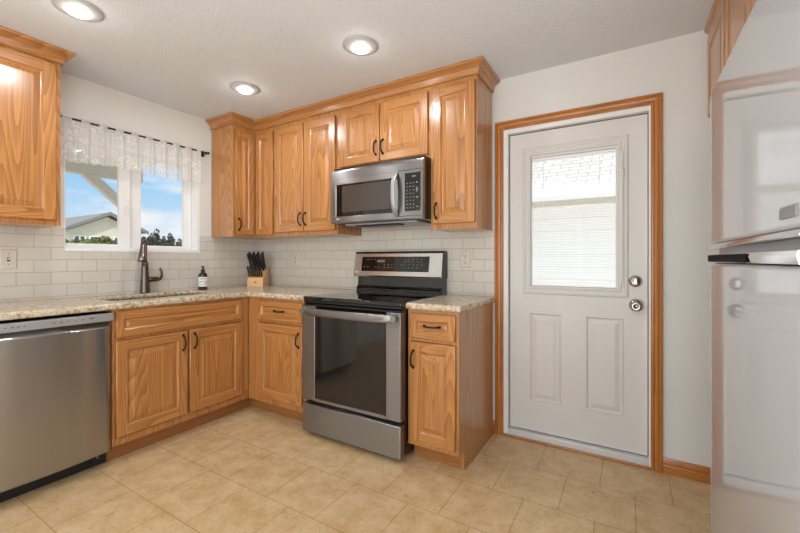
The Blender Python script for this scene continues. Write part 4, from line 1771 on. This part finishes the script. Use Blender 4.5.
# ================================================================== CEILING LIGHTS
for i, (lx, ly, lab) in enumerate(((0.866, -1.765, 'round recessed ceiling light cut off by the top of the picture'),
                                   (0.818, -0.800, 'round recessed ceiling light nearest the corner wall cabinet'),
                                   (1.836, -0.812, 'round recessed ceiling light in front of the microwave cabinet'))):
    if i == 0:
        cl = thing('ceiling_light', lab, 'ceiling light', (lx, ly, H), 0, 'recessed ceiling lights')
        first = cl
        mb = MB()
        mb.lathe([(0.097, -0.0005), (0.097, -0.006), (0.090, -0.010), (0.056, -0.016), (0.052, -0.014), (0.050, -0.0005)], (0, 0, 0), 'Z', 40, 0, False)
        obj('trim_ring', mb, m_trimring, cl, True)
        mb = MB()
        mb.lathe([(0.0495, -0.001), (0.0495, -0.014), (0.046, -0.024), (0.030, -0.032), (0.0, -0.034)], (0, 0, 0), 'Z', 32, 0, True)
        obj('lens', mb, m_lens, cl, True)
    else:
        cl = dup(first, (lx, ly, H), None, lab)
    light('lamp', 'AREA', (lx, ly, H - 0.037), (0, 0, 0), 4.2, (0.94, 0.97, 1.0), 0.085, None, 'DISK')
    lp = light('lamp_glow', 'POINT', (lx, ly, H - 0.058), (0, 0, 0), 0.45, (0.98, 0.985, 1.0))
    lp.data.shadow_soft_size = 0.03

# ================================================================== OUTSIDE
mb = MB()
mb.box(-60, 40, -40, 60, -0.45, -0.30)
struct('ground', mb, m_grass)

# patio cover
pc = thing('patio_cover', 'painted wooden patio cover with diagonal brace outside the window', 'patio cover', (-2.2, -1.5, -0.3))
mb = MB()
mb.box(-2.26, -2.14, -0.262, -0.115, -0.30, 2.14)
obj('post', mb, m_lumber, pc)
mb = MB()
mb.box(-2.26, -2.14, -4.0, -0.06, 2.141, 2.33)
obj('beam', mb, m_lumber, pc)
mb = MB()
mb.prism([(-0.263, 1.775), (-0.263, 1.890), (-0.532, 2.1405), (-0.690, 2.1405)], 'X', -2.245, -2.155)
obj('brace', mb, m_lumber, pc)
mb = MB()
mb.box(-2.40, -0.17, -4.0, -0.055, 2.331, 2.42)
obj('roof', mb, m_lumber, pc)


# neighbour's house
hs = thing('house', 'pale green neighbour house with grey gable roof seen through the window', 'house', (-24, 6.8, -0.3))
HX, HYC, HW_, HZ, HE = -20.3, 6.79, 1.62, 3.40, 2.62
mb = MB()
mb.prism([(HYC - HW_, -0.29), (HYC + HW_, -0.29), (HYC + HW_, HE), (HYC, HZ), (HYC - HW_, HE)], 'X', HX - 11, HX)
obj('wall', mb, m_hwall, hs)
mb = MB()
for sgn in (-1, 1):
    y1, z1 = HYC + sgn * 1.85, 3.52 - 1.85 * 0.485
    mb.prism([(HYC, 3.52), (y1, z1), (y1, z1 + 0.10), (HYC, 3.63)], 'X', HX - 11.3, HX + 0.3)
rf = obj('roof', mb, m_hroof, hs)
mb = MB()
for sgn in (-1, 1):
    y1, z1 = HYC + sgn * 1.85, 3.52 - 1.85 * 0.485
    mb.prism([(HYC, 3.47), (y1, z1 - 0.05), (y1, z1 + 0.11), (HYC, 3.64)], 'X', HX + 0.301, HX + 0.36)
obj('fascia', mb, m_hfasc, rf)
for y0, y1 in ((5.40, 5.80), (6.05, 6.45), (7.1, 7.45)):
    mb = MB()
    z0, z1 = 1.55, 2.32
    mb.box(HX + 0.001, HX + 0.05, y0 - 0.05, y0, z0 - 0.05, z1 + 0.05)
    mb.box(HX + 0.001, HX + 0.05, y1, y1 + 0.05, z0 - 0.05, z1 + 0.05)
    mb.box(HX + 0.001, HX + 0.05, y0, y1, z1, z1 + 0.05)
    mb.box(HX + 0.001, HX + 0.05, y0, y1, z0 - 0.05, z0)
    mb.box(HX + 0.001, HX + 0.05, (y0 + y1) / 2 - 0.03, (y0 + y1) / 2 + 0.03, z0, z1)
    wf = obj('window_frame', mb, m_white, hs)
    mb = MB()
    mb.box(HX + 0.001, HX + 0.02, y0, (y0 + y1) / 2 - 0.031, z0, z1)
    mb.box(HX + 0.001, HX + 0.02, (y0 + y1) / 2 + 0.031, y1, z0, z1)
    obj('pane', mb, m_hglass, wf)


def leaves(mb, blobs, n, size, rnd, mat=0):
    tot = sum(b[3] * b[4] * b[5] for b in blobs)
    for (cx_, cy_, cz_, rx, ry, rz) in blobs:
        m = max(20, int(n * rx * ry * rz / tot))
        for _ in range(m):
            while True:
                d = Vector((rnd.uniform(-1, 1), rnd.uniform(-1, 1), rnd.uniform(-1, 1)))
                if 0.05 < d.length <= 1:
                    break
            d = d.normalized() * (0.62 + 0.38 * rnd.random() ** 0.5) * rnd.uniform(0.85, 1.06)
            p = Vector((cx_ + d.x * rx, cy_ + d.y * ry, cz_ + d.z * rz))
            u = Vector((rnd.gauss(0, 1), rnd.gauss(0, 1), rnd.gauss(0, 1))).normalized()
            w = u.cross(Vector((rnd.gauss(0, 1), rnd.gauss(0, 1), rnd.gauss(0, 1)))).normalized()
            s_ = size * rnd.uniform(0.6, 1.3)
            mb.F([mb.V(p - u * s_), mb.V(p + w * s_ * 0.5), mb.V(p + u * s_), mb.V(p - w * s_ * 0.5)], mat)


rnd = random.Random(11)
mb = MB()
for _ in range(11000):
    p = Vector((rnd.choice((-6.25, -6.25, -6.9)) + rnd.uniform(-0.12, 0.08), rnd.uniform(-0.45, 1.85), rnd.uniform(-0.28, 1.5)))
    if rnd.random() < 0.45:
        p = Vector((rnd.uniform(-6.9, -6.2), p.y, 1.47 + 0.05 * math.sin(p.y * 7) + 0.05 * math.sin(p.y * 17) + rnd.uniform(-0.06, 0.07)))
    u = Vector((rnd.gauss(0, 1), rnd.gauss(0, 1), rnd.gauss(0, 1))).normalized()
    w = u.cross(Vector((rnd.gauss(0, 1), rnd.gauss(0, 1), rnd.gauss(0, 1)))).normalized()
    q = 0.05 * rnd.uniform(0.6, 1.3)
    mb.F([mb.V(p - u * q), mb.V(p + w * q * 0.55), mb.V(p + u * q), mb.V(p - w * q * 0.55)])
hg = obj('hedge', mb, m_leaf)
tag(hg, 'clipped green hedge outside the left half of the window', 'hedge')

for k, (ty, tz, rr, lab) in enumerate(((16.15, 3.35, 0.55, 'dark tree beyond the window nearest the roof corner'),
                                       (16.65, 3.85, 0.50, 'tallest dark tree seen through the right window pane'),
                                       (17.30, 3.25, 0.45, 'low dark tree between two taller ones through the right pane'),
                                       (17.85, 3.50, 0.45, 'dark tree seen second from right through the right pane'),
                                       (18.75, 3.00, 0.60, 'shortest dark tree at the right side of the right pane'))):
    sc_ = 1.0 + 0.085 * ((k * 2) % 5)
    ty = -2.55 + (ty + 2.55) * sc_
    tz = 1.17 + (tz - 1.17) * sc_
    tr = thing('tree', lab, 'tree', (3.13 - 38.13 * sc_, ty, -0.3), 0, 'trees seen through the right window pane')
    mb = MB()
    mb.tube([(0, 0, 0.01), (0, 0, 1.2), (0, 0, tz - 0.3)], [0.14, 0.11, 0.04], 8)
    obj('trunk', mb, m_bark, tr, True)
    mb = MB()
    bl = []
    top = tz + 0.3
    for q in range(6):
        f_ = q / 5
        bl.append((rnd.uniform(-0.1, 0.1), rnd.uniform(-0.1, 0.1), 1.9 + (top - 2.1) * f_, rr * (1.75 - 1.2 * f_), rr * (1.75 - 1.2 * f_), 0.5))
    bl.append((0, 0, 1.3, rr * 1.2, rr * 1.2, 0.8))
    leaves(mb, bl, 2200, 0.13, rnd)
    obj('crown', mb, m_pine, tr, True)

# building outside the white door
nb = thing('neighbour_building', 'white sided building with pale shingle roof behind the door glass', 'building', (2.5, 4.5, -0.3))
mb = MB()
mb.box(-3, 9, 3.95, 7.0, -0.29, 2.03)
obj('wall', mb, m_siding, nb)
mb = MB()
mb.prism([(3.05, 2.06), (5.4, 3.40), (7.75, 2.06), (7.75, 2.14), (5.4, 3.50), (3.05, 2.14)], 'X', -3.3, 9.3)
rf = obj('roof', mb, m_shingle, nb)
mb = MB()
mb.box(-3.3, 9.3, 3.0, 3.049, 1.97, 2.15)
obj('fascia', mb, m_white, rf)
mb = MB()
mb.box(-3.3, 9.3, 3.05, 3.949, 1.975, 1.985)
obj('soffit', mb, m_white, rf)
mb = MB()
mb.box(-0.16 + 1.5, 4.5, 0.16, 1.6, -0.299, -0.02)
ps = obj('door_step', mb, m_patio)
tag(ps, 'concrete step outside the white door', 'step')
